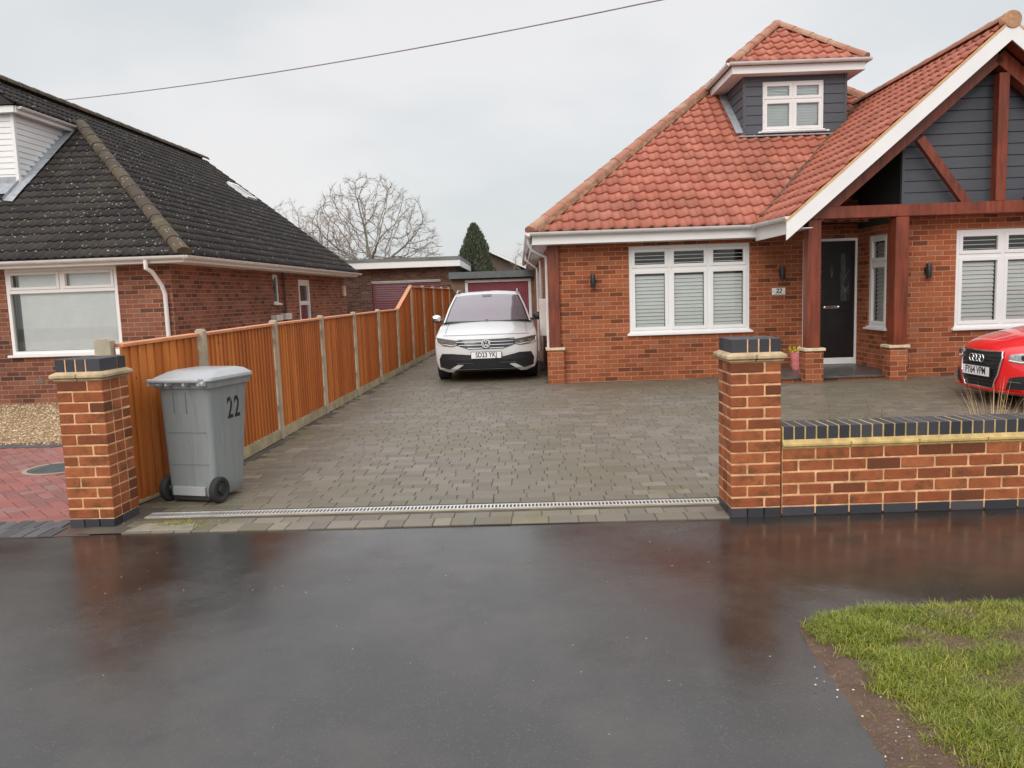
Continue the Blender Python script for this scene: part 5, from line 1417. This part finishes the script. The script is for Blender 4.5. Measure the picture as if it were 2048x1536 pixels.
def chips(name, n, fn, lab, cat, r0=.002, r1=.005, seed=1, mat='stone_bit'):
    g = MB(); rn = random.Random(seed)
    for k in range(n):
        x, y, z = fn(rn); r_ = rn.uniform(r0, r1); a = rn.uniform(0, pi); c1, s1 = cos(a), sin(a); i = len(g.v)
        for (u, v_, q) in ((-r_, 0, 0), (0, -r_ * .7, 0), (r_, 0, 0), (0, r_ * .8, 0), (0, 0, r_ * .7)): g.v.append((x + u * c1 - v_ * s1, y + u * s1 + v_ * c1, z + q))
        for f in ((0, 1, 4), (1, 2, 4), (2, 3, 4), (3, 0, 4)): g.f.append(tuple(i + q for q in f)); g.m.append(0)
    tag(g.build(name, M[mat], fix=False), lab, cat, kind='stuff')
def f_ver(rn):
    y = rn.uniform(2.3, 3.1); return (verge_edge(y) + rn.gauss(.06, .09), y, .006)
chips('verge_stone_chips', 45, f_ver, 'small pale stone chips along the muddy verge edge', 'stones', .003, .006, 4)
chips('pavement_debris', 120, lambda rn: (rn.uniform(-2.6, 1.2), rn.uniform(2.4, 4.8), -.012), 'tiny leaf and stone fragments scattered over the wet tarmac', 'debris', .002, .007, 8, 'dry_red')

g = MB(); rnd = random.Random(77)
for k in range(320):
    y = rnd.uniform(2.1, 3.3); x = verge_edge(y) + abs(rnd.gauss(.02, .13)); blade(g, x, y, .004 + rnd.uniform(0, .006), rnd.uniform(.003, .008), rnd.uniform(.0005, .001), rnd.uniform(0, 6.28), rnd.uniform(1.5, 4.0))
tag(g.build('dead_grass_litter', M['dry_red'], fix=False), 'dead brown grass litter lying on the bare muddy strip', 'litter', kind='stuff')
# moss by the pillar
g = MB(); rnd = random.Random(2)
for k in range(700):
    a = rnd.uniform(0, 2 * pi); q = abs(rnd.gauss(0, .08)); blade(g, -2.36 + q * 1.7 * cos(a), 5.30 + q * .45 * sin(a), .0, rnd.uniform(.006, .018), .0025, rnd.uniform(0, 6), .6)
tag(g.build('moss_patch', M['moss'], fix=False), 'yellow green moss between the setts beside the left pillar', 'moss', kind='stuff')

# dry ornamental grass behind the low wall and dead stems
def tuft(name, x, y, n, h, sp, mat, lab, cat, seed, wd=.002, z=0.0):
    g = MB(); rn = random.Random(seed)
    for k in range(n):
        a = rn.uniform(0, 2 * pi); q = abs(rn.gauss(0, sp * .35))
        blade(g, q * cos(a), q * sin(a), 0, h * rn.uniform(.5, 1.05), wd, a, rn.uniform(.05, .45))
    o = g.build(name, M[mat], fix=False); o.location = (x, y, z); return tag(o, lab, cat)
tuft('dry_grass_tuft', 3.43, 5.50, 170, .83, .18, 'straw', 'tuft of dry straw coloured grass rising behind the low wall below the red car', 'plant', 5, .0022)
tuft('dry_grass_tuft', 3.72, 5.60, 50, .76, .22, 'straw', 'thin straggly dry grass at the far right behind the low wall', 'plant', 6, .0016)
def dead_plant(x, y, h, lab, seed):
    g = MB(); rn = random.Random(seed)
    for k in range(14):
        a = rn.uniform(0, 2 * pi); p = Vector((rn.gauss(0, .05), rn.gauss(0, .04), 0)); d = Vector((cos(a) * .25, sin(a) * .2, 1)).normalized(); L = h * rn.uniform(.7, 1.05)
        e = p + d * L; g.tube([p, p + d * L * .5 + Vector((0, 0, .01)), e], [.003, .0022, .0012], 4)
        for q in range(7):
            b0 = p + d * L * rn.uniform(.5, 1.0); bd = Vector((rn.gauss(0, .8), rn.gauss(0, .6), rn.uniform(.2, 1))).normalized(); g.tube([b0, b0 + bd * rn.uniform(.02, .07)], [.0014, .0008], 3)
    o = g.build('dead_plant', M['dry_red'], fix=False); o.location = (x, y, 0); return tag(o, lab, 'plant', 'withered plants behind the low wall')
dead_plant(2.33, 5.55, .66, 'small withered plant behind the wall, the one nearer the brick pillar', 1)
dead_plant(2.60, 5.58, .67, 'fuller withered reddish plant behind the wall, nearer the dry grass', 2)

# flowers in a pink bag on the porch slab
fp = empty('flower_pot', (4.60, 12.50, .162), 0, 'pink wrapped pot of yellow flowers on the step left of the porch pier', 'flower pot')
g = MB()
rs = []
for z, a, b_ in ((0, .075, .055), (.03, .085, .06), (.16, .092, .068), (.28, .108, .078), (.295, .104, .074)):
    rs.append([(a * cos(2 * pi * k / 16) * (1 + .04 * (k % 2)), b_ * sin(2 * pi * k / 16) * (1 + .04 * (k % 2)), z) for k in range(16)])
g.rings(rs); g.build('pot', M['pot_pink'], fp, smooth=50)
g = MB(); l_ = MB(); rnd = random.Random(4)
for k in range(26):
    c = Vector((rnd.uniform(-.11, .12), rnd.uniform(-.07, .06), rnd.uniform(.29, .37)))
    l_.tube([(c.x * .3, c.y * .3, .24), tuple(c)], .003, 4, cap=False)
    for q in range(6):
        a = q * pi / 3 + rnd.random(); d = Vector((cos(a), -.25, sin(a))) * .022; s_ = Vector((-sin(a), 0, cos(a))) * .009; g.poly([c, c + d * .6 + s_, c + d, c + d * .6 - s_])
    for q in range(3):
        a = rnd.uniform(0, 6.28); d = Vector((cos(a) * .05, sin(a) * .03 - .01, rnd.uniform(-.04, .03))); l_.poly([c, c + d * .5 + Vector((0, 0, .008)), c + d, c + d * .5 - Vector((0, 0, .008))])
g.build('flowers', M['petal'], fp, fix=False); l_.build('leaves', M['leaf'], fp, fix=False)

# ================================================================== cars
class Car:
    """lofted car body, nose at y = 0 facing -y, x to the right seen from the front"""
    def __init__(s, rows, gh, sill):
        s.rows = rows; s.gh = gh; s.sill = sill
    @staticmethod
    def at(rows, k):
        k = max(0, min(len(rows) - 1.0001, k)); i = int(k); f = k - i
        p = [rows[max(0, i - 1)], rows[i], rows[i + 1], rows[min(len(rows) - 1, i + 2)]]
        out = []
        for c in range(5):
            a, b, c_, d = (q[c] for q in p)
            out.append(b + f * (c_ - b) + 0 * a)
        return out
    def P(s, rows, u, k):
        y, z, w, c, d = s.at(rows, k)
        return Vector((u * w, y + c * abs(u) ** 2.6, z - d * abs(u) ** 2.4))
    def front_y(s, x, z):
        for i in range(0, 8):
            a, b = s.rows[i], s.rows[i + 1]
            if a[1] <= z <= b[1] or (i == 0 and z < a[1]):
                f = max(0, (z - a[1]) / (b[1] - a[1])); r = [p + (q - p) * f for p, q in zip(a, b)]
                u = min(1.0, abs(x) / r[2]); return r[0] + r[3] * u ** 2.6
        return 0.3
    def patch(s, poly, off=.006, th=.012, cell=.03):
        """outline in (x,z) laid over the nose with real thickness"""
        bm = bmesh.new(); n = len(poly)
        vs_ = [bm.verts.new((x, 0, z)) for x, z in poly]
        f = bm.faces.new(vs_)
        bmesh.ops.triangulate(bm, faces=[f])
        for ax in (0, 2):
            lo = min(p[0 if ax == 0 else 1] for p in poly); hi = max(p[0 if ax == 0 else 1] for p in poly)
            c = lo + cell
            while c < hi:
                no = (1, 0, 0) if ax == 0 else (0, 0, 1); co = (c, 0, 0) if ax == 0 else (0, 0, c)
                bmesh.ops.bisect_plane(bm, geom=bm.verts[:] + bm.edges[:] + bm.faces[:], plane_co=co, plane_no=no); c += cell
        r = bmesh.ops.extrude_face_region(bm, geom=bm.faces[:])
        new = set(v for v in r['geom'] if isinstance(v, bmesh.types.BMVert))
        for v in bm.verts:
            y = s.front_y(v.co.x, v.co.z)
            v.co.y = y - off + (th if v in new else 0)
        bmesh.ops.recalc_face_normals(bm, faces=bm.faces[:])
        return bm
    def body(s, wheels, wr):
        bm = bmesh.new(); us = [-1, -.94, -.86, -.74, -.58, -.4, -.2, 0, .2, .4, .58, .74, .86, .94, 1]
        rows = s.rows; R_ = len(rows); g = [[bm.verts.new(s.P(rows, u, k)) for u in us] for k in range(R_)]
        for a, b in zip(g, g[1:]):
            for i in range(len(us) - 1): bm.faces.new((a[i], a[i + 1], b[i + 1], b[i]))
        nf = 5; top0, top1 = 6, R_ - 6
        for side in (0, -1):
            cols = []
            cols.append([g[5][side]] + [g[k][side] for k in (4, 3, 2, 1, 0)])
            for k in range(6, R_ - 5):
                e = g[k][side].co; col = [g[k][side]]
                for q, f in enumerate((.2, .42, .65, .85, 1.0)):
                    z = e.z + (s.sill - e.z) * f; bulge = (.030, .022, .012, .018, -.02)[q]
                    col.append(bm.verts.new((e.x + (bulge if e.x > 0 else -bulge), e.y, z)))
                cols.append(col)
            k = R_ - 5; cols.append([g[k + j][side] for j in range(5)] + [g[R_ - 1][side]])
            for a, b in zip(cols, cols[1:]):
                for i in range(5):
                    vv = []
                    for v in (a[i], a[i + 1], b[i + 1], b[i]):
                        if v not in vv: vv.append(v)
                    if len(vv) > 2: bm.faces.new(vv)
            # underside edge
            if side == 0: L_ = [c[5] for c in cols]
            else: R2 = [c[5] for c in cols]
        for i in range(len(L_) - 1):
            try: bm.faces.new((L_[i], R2[i], R2[i + 1], L_[i + 1]))
            except Exception: pass
        bmesh.ops.remove_doubles(bm, verts=bm.verts[:], dist=.0005)
        bmesh.ops.holes_fill(bm, edges=bm.edges[:], sides=40)
        bmesh.ops.recalc_face_normals(bm, faces=bm.faces[:])
        me = bpy.data.meshes.new('tmp'); bm.to_mesh(me); bm.free()
        o = bpy.data.objects.new('tmp', me); COL.objects.link(o)
        sub = o.modifiers.new('s', 'SUBSURF'); sub.levels = 2; sub.render_levels = 2
        cuts = []
        for (x, y) in wheels:
            m = MB(); m.cyl((x - .2 if x < 0 else x - .12, y, wr + .01), wr + .055, .32, 32, 'x'); c = m.build('cut', M['car_black']); c.hide_render = True
            b = o.modifiers.new('b', 'BOOLEAN'); b.operation = 'DIFFERENCE'; b.object = c; b.solver = 'EXACT'; cuts.append(c)
        bpy.context.view_layer.update()
        me2 = bpy.data.meshes.new_from_object(o.evaluated_get(bpy.context.evaluated_depsgraph_get()))
        bpy.data.objects.remove(o)
        for c in cuts: bpy.data.objects.remove(c)
        return me2
    def green(s):
        bm = bmesh.new(); us = [-1, -.94, -.8, -.6, -.3, 0, .3, .6, .8, .94, 1]
        g = [[bm.verts.new(s.P(s.gh, u, k)) for u in us] for k in range(len(s.gh))]
        for a, b in zip(g, g[1:]):
            for i in range(len(us) - 1): bm.faces.new((a[i], a[i + 1], b[i + 1], b[i]))
        for side in (0, -1):
            prev = None
            for k in range(len(s.gh)):
                e = g[k][side]; w0 = s.gh[0][2] * (1 if side else -1)
                bv = bm.verts.new((w0, e.co.y, s.gh[0][1] - .03))
                if prev: bm.faces.new((prev[0], e, bv, prev[1]) if side else (e, prev[0], prev[1], bv))
                prev = (e, bv)
        bmesh.ops.recalc_face_normals(bm, faces=bm.faces[:]); return bm
    def gpatch(s, pts, off=.006, n=10):
        """quad patch on the greenhouse: four (u,k) corners"""
        bm = bmesh.new(); g = []
        for i in range(n + 1):
            row = []
            for j in range(n + 1):
                a, b = i / n, j / n
                u = (pts[0][0] * (1 - b) + pts[1][0] * b) * (1 - a) + (pts[3][0] * (1 - b) + pts[2][0] * b) * a
                k = (pts[0][1] * (1 - b) + pts[1][1] * b) * (1 - a) + (pts[3][1] * (1 - b) + pts[2][1] * b) * a
                p = s.P(s.gh, u, k); e = 1e-2
                nn = (s.P(s.gh, u + e, k) - s.P(s.gh, u - e, k)).cross(s.P(s.gh, u, k + e) - s.P(s.gh, u, k - e)).normalized()
                if nn.z < 0: nn = -nn
                row.append(bm.verts.new(p + nn * off))
            g.append(row)
        for a, b in zip(g, g[1:]):
            for i in range(n): f = bm.faces.new((a[i], a[i + 1], b[i + 1], b[i])); f.smooth = True
        return bm
def finish_me(name, me, mat, parent, smooth=True):
    me.materials.clear(); me.materials.append(mat); me.polygons.foreach_set('material_index', [0] * len(me.polygons))
    return finish(name, me, parent, 35 if smooth else False)
def wheel(parent, x, y, r, w=.225):
    g = MB(); sgn = 1 if x > 0 else -1
    g.lathe((x - w / 2, y, r), [(.01, .03), (r * .62, 0.03), (r * .64, 0.01), (r * .9, 0), (r * .985, .02), (r, .05), (r, w - .05), (r * .985, w - .02), (r * .9, w), (r * .64, w - .01), (r * .62, w - .03), (.01, w - .03)], 36, 'x')
    tyre = g.build('wheel', M['rubber'], parent, smooth=40)
    g = MB(); xo = x + sgn * (w / 2 - .02)
    g.lathe((xo - .01 if sgn > 0 else xo - .0, y, r), [(r * .55, 0), (r * .64, 0), (r * .64, .012), (r * .55, .012)], 30, 'x')
    for k in range(5):
        a = 2 * pi * k / 5; g.beam((xo, y, r), (xo, y + r * .62 * cos(a), r + r * .62 * sin(a)), .06, .025, up=(1, 0, 0))
    g.cyl((xo - .01, y, r), .06, .02, 14, 'x'); g.build('rim', M['lamp_dark'], tyre)
    return tyre
def mirror(parent, x, y, z, mat, sgn):
    g = MB(); g.rings([[(x + sgn * (.02 + .10 + .10 * cos(a) * q), y + dy, z + .075 * sin(a) * q) for a in [2 * pi * k / 14 for k in range(14)]] for dy, q in ((-.05, .55), (-.035, .85), (0, 1), (.05, 1.0), (.07, .9))])
    mo = g.build('door_mirror', mat, parent, smooth=50)
    g = MB(); g.beam((x - sgn * .06, y + .02, z - .06), (x + sgn * .08, y + .02, z - .055), .05, .035); g.rings([[(x + sgn * (.02 + .10 + .10 * cos(a) * q), y + dy, z - .015 + .07 * sin(a) * q) for a in [2 * pi * k / 14 for k in range(14)]] for dy, q in ((-.042, .62), (-.02, .9), (.03, .95))])
    g.build('mirror_base', M['car_black'], mo)
def plate_on(parent, cx, y, z, txt, mat, w=.52, h=.111):
    g = MB(); g.cbox(cx - w / 2 - .008, cx + w / 2 + .008, y - .002, y + .012, z - h / 2 - .008, z + h / 2 + .008, .003); p = g.build('plate_surround', M['car_black'], parent)
    g = MB(); g.cbox(cx - w / 2, cx + w / 2, y - .008, y - .0025, z - h / 2, z + h / 2, .002); p = g.build('number_plate', mat, parent)
    mt = Matrix.Translation((cx, y - .0085, z + .002)) @ Matrix.Rotation(pi / 2, 4, 'X')
    text_obj('registration', txt, .120, p, M['black_ink'], mt, .0008, bold=.0024, sx=.77, spacing=1.02)

# ---- white family car
WC = empty('parked_car', (-.432, 13.60, 0), 0, 'white family car parked nose out between the fence and the bungalow', 'car', 'cars parked on the driveways')
rows = [(.10, .19, .80, .20, 0), (.035, .25, .885, .26, 0), (.0, .40, .915, .30, 0), (.0, .56, .925, .32, 0), (.02, .71, .925, .34, .0), (.06, .80, .92, .36, .0), (.17, .885, .905, .34, .035), (.45, .965, .90, .22, .075), (.80, 1.02, .895, .10, .085), (1.12, 1.06, .895, .02, .085),
        (1.6, 1.07, .90, 0, .07), (2.4, 1.075, .905, 0, .07), (3.3, 1.09, .90, 0, .07), (4.0, 1.10, .885, 0, .07), (4.25, 1.08, .87, -.05, .05), (4.40, .95, .87, -.10, .0), (4.49, .75, .885, -.14, 0), (4.50, .55, .885, -.14, 0), (4.47, .38, .87, -.14, 0), (4.40, .22, .82, -.12, 0)]
gh = [(.98, 1.03, .825, .26, .0), (1.42, 1.315, .745, .20, .02), (1.80, 1.53, .66, .16, .035), (1.95, 1.575, .645, .13, .04), (2.5, 1.615, .64, 0, .045), (3.6, 1.60, .63, 0, .045), (4.05, 1.54, .60, -.05, .04), (4.38, 1.08, .76, -.1, .0)]
C1 = Car(rows, gh, .22)
wl = [(-.80, .90), (.80, .90), (-.80, 3.58), (.80, 3.58)]
finish_me('body', C1.body(wl, .35), M['paint_white'], WC)
gb = C1.green(); gm = bpy.data.meshes.new('g'); gb.to_mesh(gm); gb.free(); finish_me('cabin', gm, M['paint_white'], WC)
bm_obj('windscreen', C1.gpatch([(-.93, .06), (.93, .06), (.90, 2.15), (-.90, 2.15)], .006, 12), M['wscreen'], WC)
bm_obj('windscreen_edge', C1.gpatch([(-.965, .0), (.965, .0), (.94, 2.28), (-.94, 2.28)], .003, 12), M['car_black'], WC)
bm_obj('sensor_housing', C1.gpatch([(-.12, 1.8), (.12, 1.8), (.16, 2.12), (-.16, 2.12)], .009, 4), M['lamp_dark'], WC)
bm_obj('rear_window', C1.gpatch([(-.85, 6.15), (.85, 6.15), (.85, 6.75), (-.85, 6.75)], .006, 6), M['glass_dark'], WC)
for sg in (-1, 1):
    g = MB()
    def gs(y, z, o=.004):   # point on the side of the cabin
        for a, b in zip(gh, gh[1:]):
            if a[0] + a[3] <= y <= b[0] + b[3]:
                f = (y - a[0] - a[3]) / (b[0] + b[3] - a[0] - a[3]); zt = a[1] - a[4] + (b[1] - b[4] - a[1] + a[4]) * f; wt = a[2] + (b[2] - a[2]) * f
                zb = gh[0][1] - .03; q = (z - zb) / max(.05, zt - zb); return (sg * (gh[0][2] + (wt - gh[0][2]) * min(1, q) + o), y, z)
        return (sg * (.8 + o), y, z)
    for q in ([(1.50, 1.10), (2.45, 1.11), (2.45, 1.50), (2.02, 1.47)], [(2.53, 1.11), (3.40, 1.13), (3.40, 1.50), (2.53, 1.51)], [(3.46, 1.14), (4.02, 1.17), (3.85, 1.45), (3.46, 1.49)]): g.poly([gs(*p) for p in q])
    g.build('side_window', M['glass_dark'], WC, fix=False)
    g = MB(); g.tube([(sg * .60, 2.02, 1.575), (sg * .60, 2.2, 1.610), (sg * .60, 2.45, 1.632), (sg * .595, 3.4, 1.625), (sg * .59, 3.75, 1.60), (sg * .585, 3.85, 1.57)], .016, 8); g.build('roof_rail', M['chrome'], WC, smooth=50)
    mirror(WC, sg * .87, 1.62, 1.10, M['chrome'] if sg < 0 else M['car_black'], sg)
    # headlamp
    hp = [(sg * .505, .665), (sg * .60, .640), (sg * .78, .655), (sg * .885, .70), (sg * .905, .795), (sg * .80, .785), (sg * .66, .765), (sg * .52, .748)]
    if sg < 0: hp = hp[::-1]
    hl = bm_obj('headlamp', C1.patch(hp, .007, .015), M['lamp_dark'], WC)
    for (a, b) in ((.56, .648), (.74, .668)):
        y = C1.front_y(a + .05, b + .03); g = MB()
        for k in range(1): g.rings([[(sg * (a + .055 + .062 * cos(t_)), C1.front_y(a + .055 + .062 * cos(t_), b + .04) - .010 - e, b + .045 + .030 * sin(t_)) for t_ in [2 * pi * j / 14 for j in range(14)]] for e in (0, .006)])
        g.build('lamp_projector', M['lamp_in'], hl, smooth=50)
    q = [(.52, .678), (.60, .655), (.66, .668), (.72, .678), (.80, .668), (.875, .705), (.89, .775)]
    g = MB(); g.tube([(sg * a, C1.front_y(a, b) - .014, b) for a, b in q], .006, 6); g.build('lamp_strip', M['plate_white'], hl)
    bl = [(.40, .30), (.50, .305), (.66, .215), (.74, .232), (.86, .262), (.84, .215), (.70, .168), (.60, .165)]
    bl = [(sg * a, b + .02) for a, b in bl]
    if sg > 0: bl = bl[::-1]
    bm_obj('bumper_blade', C1.patch(bl, .022, .022), M['paint_white'], WC)
    ed_ = [(.86, .275), (.868, .40), (.80, .50)]
for nm, pl_, mt, off in (('grille', [(-.53, .745), (-.53, .672), (-.45, .64), (-.30, .592), (.30, .592), (.45, .64), (.53, .672), (.53, .745), (.3, .775), (-.3, .775)], 'car_gloss', .006),
                        ('lower_intake', [(-.83, .28), (-.84, .42), (-.79, .515), (-.58, .515), (-.40, .462), (-.28, .45), (.28, .45), (.40, .462), (.58, .515), (.79, .515), (.84, .42), (.83, .28), (.76, .195), (-.76, .195)], 'car_black', .005)):
    bm_obj(nm, C1.patch(pl_, off, .012), M[mt], WC)
for z, w_ in ((.768, .5), (.715, .52), (.662, .48), (.607, .32)):
    g = MB(); n_ = 24; g.tube([(-w_ + 2 * w_ * k / n_, C1.front_y(-w_ + 2 * w_ * k / n_, z) - .012, z) for k in range(n_ + 1)], .0065, 6); g.build('grille_bar', M['chrome'], WC)
g = MB(); g.box(-.52, .52, C1.front_y(.3, .35) - .012, C1.front_y(.3, .35), .345, .352); g.box(-.55, .55, .02, .05, .235, .242); g.build('intake_bar', M['lamp_dark'], WC)
lg = MB(); R_ = .074; cz_ = .688; yy = -.030
lg.rings([[(R_ * cos(2 * pi * k / 32), yy + dy, cz_ + R_ * sin(2 * pi * k / 32)) for k in range(32)] for dy in (0, .012)])
rl = lg.build('badge', M['car_gloss'], WC)
g = MB(); g.lathe((0, yy - .007, cz_), [(.062, 0), (.074, 0), (.074, .008), (.062, .008)], 36, 'y')
def bar(p, q): g.beam((p[0], yy - .004, cz_ + p[1]), (q[0], yy - .004, cz_ + q[1]), .011, .007, up=(0, -1, 0), ext=.003)
bar((-.026, .058), (0, .010)); bar((.026, .058), (0, .010))
bar((-.054, .030), (-.024, -.052)); bar((.054, .030), (.024, -.052)); bar((-.024, -.052), (0, -.004)); bar((.024, -.052), (0, -.004))
g.build('emblem', M['plate_white'], rl)
g = MB(); g.beam((-.37, C1.front_y(.36, .69) - .014, .690), (-.345, C1.front_y(.36, .69) - .014, .690), .022, .006, up=(0, -1, 0)); g.build('trim_badge', M['chrome'], WC)
plate_on(WC, .0, -.028, .486, 'SD23 YKJ', M['plate_white'])
for x, y in wl: wheel(WC, x, y, .35)
g = MB(); g.box(-.66, .66, .3, 4.2, .2, .5); g.build('underbody', M['car_black'], WC)
# bonnet shut line and creases
g = MB(); 
for sg in (-1, 1): g.tube([tuple(C1.P(rows, sg * .80, k) + Vector((0, 0, .001))) for k in (6, 6.5, 7, 7.5, 8, 8.5, 9)], .003, 4)
g.tube([tuple(C1.P(rows, u, 5.45) + Vector((0, -.002, .001))) for u in [-.84 + 1.68 * k / 20 for k in range(21)]], .003, 4)
g.build('bonnet_gap', M['car_black'], WC)
g = MB(); g.tube([(-.55, 1.27, 1.075), (.0, 1.02, 1.065), (.55, 1.27, 1.075)], .008, 5); g.build('wiper', M['car_black'], WC)

# ---- red hatchback
RCAR = empty('parked_car', (5.61, 9.33, 0), radians(-89.5), 'red hatchback facing left in front of the right hand window', 'car', 'cars parked on the driveways')
rows2 = [(.09, .17, .74, .20, 0), (.02, .21, .82, .24, 0), (.0, .34, .85, .28, 0), (.005, .50, .86, .32, 0), (.02, .62, .86, .34, .0), (.055, .70, .85, .36, .0), (.16, .775, .84, .34, .03), (.42, .86, .835, .22, .07), (.75, .925, .83, .10, .085), (1.02, .965, .83, .02, .085),
         (1.5, .97, .84, 0, .07), (2.2, .98, .845, 0, .07), (2.9, .99, .84, 0, .07), (3.5, 1.0, .82, 0, .07), (3.75, .98, .80, -.05, .05), (3.88, .88, .80, -.10, .0), (3.95, .7, .81, -.14, 0), (3.96, .5, .81, -.14, 0), (3.94, .36, .80, -.14, 0), (3.88, .2, .76, -.12, 0)]
gh2 = [(.92, .93, .76, .24, .0), (1.35, 1.16, .68, .18, .02), (1.75, 1.34, .60, .14, .035), (1.9, 1.375, .59, .11, .04), (2.4, 1.41, .58, 0, .045), (3.1, 1.38, .56, 0, .045), (3.5, 1.28, .54, -.05, .04), (3.8, .98, .68, -.1, .0)]
C2 = Car(rows2, gh2, .20)
wl2 = [(-.73, .80), (.73, .80), (-.73, 3.27), (.73, 3.27)]
finish_me('body', C2.body(wl2, .31), M['paint_red'], RCAR)
gb = C2.green(); gm = bpy.data.meshes.new('g'); gb.to_mesh(gm); gb.free(); finish_me('cabin', gm, M['paint_red'], RCAR)
bm_obj('windscreen', C2.gpatch([(-.93, .08), (.93, .08), (.90, 2.1), (-.90, 2.1)], .006, 12), M['glass_dark'], RCAR)
for sg in (-1, 1):
    g = MB()
    for q in ([(1.42, .97), (2.45, .98), (2.45, 1.31), (1.95, 1.27)], [(2.52, .98), (3.35, 1.02), (3.2, 1.24), (2.52, 1.30)]):
        pts = []
        for y, z in q: f = (z - .9) / .48; pts.append((sg * (.76 - .17 * f + .006), y, z))
        g.poly(pts)
    g.build('side_window', M['glass_dark'], RCAR, fix=False)
    mirror(RCAR, sg * .80, 1.45, .98, M['paint_red'], sg)
    hp = [(sg * .46, .565), (sg * .60, .548), (sg * .76, .57), (sg * .84, .64), (sg * .80, .685), (sg * .62, .668), (sg * .46, .64)]
    if sg < 0: hp = hp[::-1]
    hl = bm_obj('headlamp', C2.patch(hp, .008, .016), M['lamp_in'], RCAR)
    g = MB(); g.lathe((sg * .60, C2.front_y(.60, .61) - .013, .608), [(.0, -.004), (.022, -.006), (.034, .002), (.03, .01), (0, .01)], 18, 'y'); g.build('lamp_projector', M['glass_dark'], hl, smooth=50)
    g = MB(); g.tube([(sg * a, C2.front_y(a, b) - .013, b) for a, b in ((.47, .575), (.60, .558), (.75, .578), (.82, .63))], .007, 6); g.build('lamp_strip', M['plate_white'], hl)
    fp_ = [(sg * .44, .24), (sg * .80, .26), (sg * .80, .40), (sg * .62, .405), (sg * .50, .38)]
    if sg < 0: fp_ = fp_[::-1]
    it = bm_obj('corner_intake', C2.patch(fp_, .006, .012), M['car_black'], RCAR)
    g = MB(); g.lathe((sg * .68, C2.front_y(.68, .33) - .012, .33), [(.0, 0), (.035, 0), (.045, .006), (.04, .012), (0, .012)], 18, 'y'); g.build('fog_lamp', M['lamp_in'], it, smooth=50)
    g = MB(); g.tube([(sg * a, C2.front_y(a, .33) - .009, .33) for a in (.47, .55, .62)], .005, 5); g.build('intake_bar', M['lamp_dark'], it)
gp_ = [(-.385, .60), (-.36, .665), (.36, .665), (.385, .60), (.35, .40), (.27, .235), (-.27, .235), (-.35, .40)][::-1]
grl = bm_obj('grille', C2.patch(gp_, .006, .012), M['car_black'], RCAR)
def loopx(pts, off=.012):
    out = []
    for a, b in zip(pts, pts[1:] + pts[:1]):
        for k in range(5): x = a[0] + (b[0] - a[0]) * k / 5; z = a[1] + (b[1] - a[1]) * k / 5; out.append((x, C2.front_y(x, z) - off, z))
    out.append(out[0]); return out
g = MB(); g.tube(loopx(gp_), .011, 6); g.build('grille_frame', M['chrome'], grl, smooth=60)
g = MB()
for k in range(10):
    z = .26 + k * .042; w_ = .27 + (.11 * min(1, (z - .235) / .3)); g.tube([(-w_ + 2 * w_ * j / 10, C2.front_y(w_ * (j / 5 - 1), z) - .009, z) for j in range(11)], .0035, 4)
g.build('grille_bar', M['car_gloss'], grl)
g = MB()
for k in range(4):
    cx = (-1.5 + k) * .066; n_ = 24
    pts = [(cx + .044 * cos(2 * pi * j / n_), -.018 - .004 * (k % 2), .578 + .044 * sin(2 * pi * j / n_)) for j in range(n_ + 1)]; g.tube(pts, .0068, 6)
g.build('emblem', M['chrome'], grl, smooth=60)
plate_on(RCAR, .0, -.022, .425, 'FY64 VPM', M['plate_pink'])
bm_obj('lower_lip', C2.patch([(-.80, .175), (.80, .175), (.82, .215), (.3, .225), (-.3, .225), (-.82, .215)], .03, .03), M['paint_red'], RCAR)
for x, y in wl2: wheel(RCAR, x, y, .31, .205)
g = MB(); g.box(-.6, .6, .25, 3.7, .17, .45); g.build('underbody', M['car_black'], RCAR)
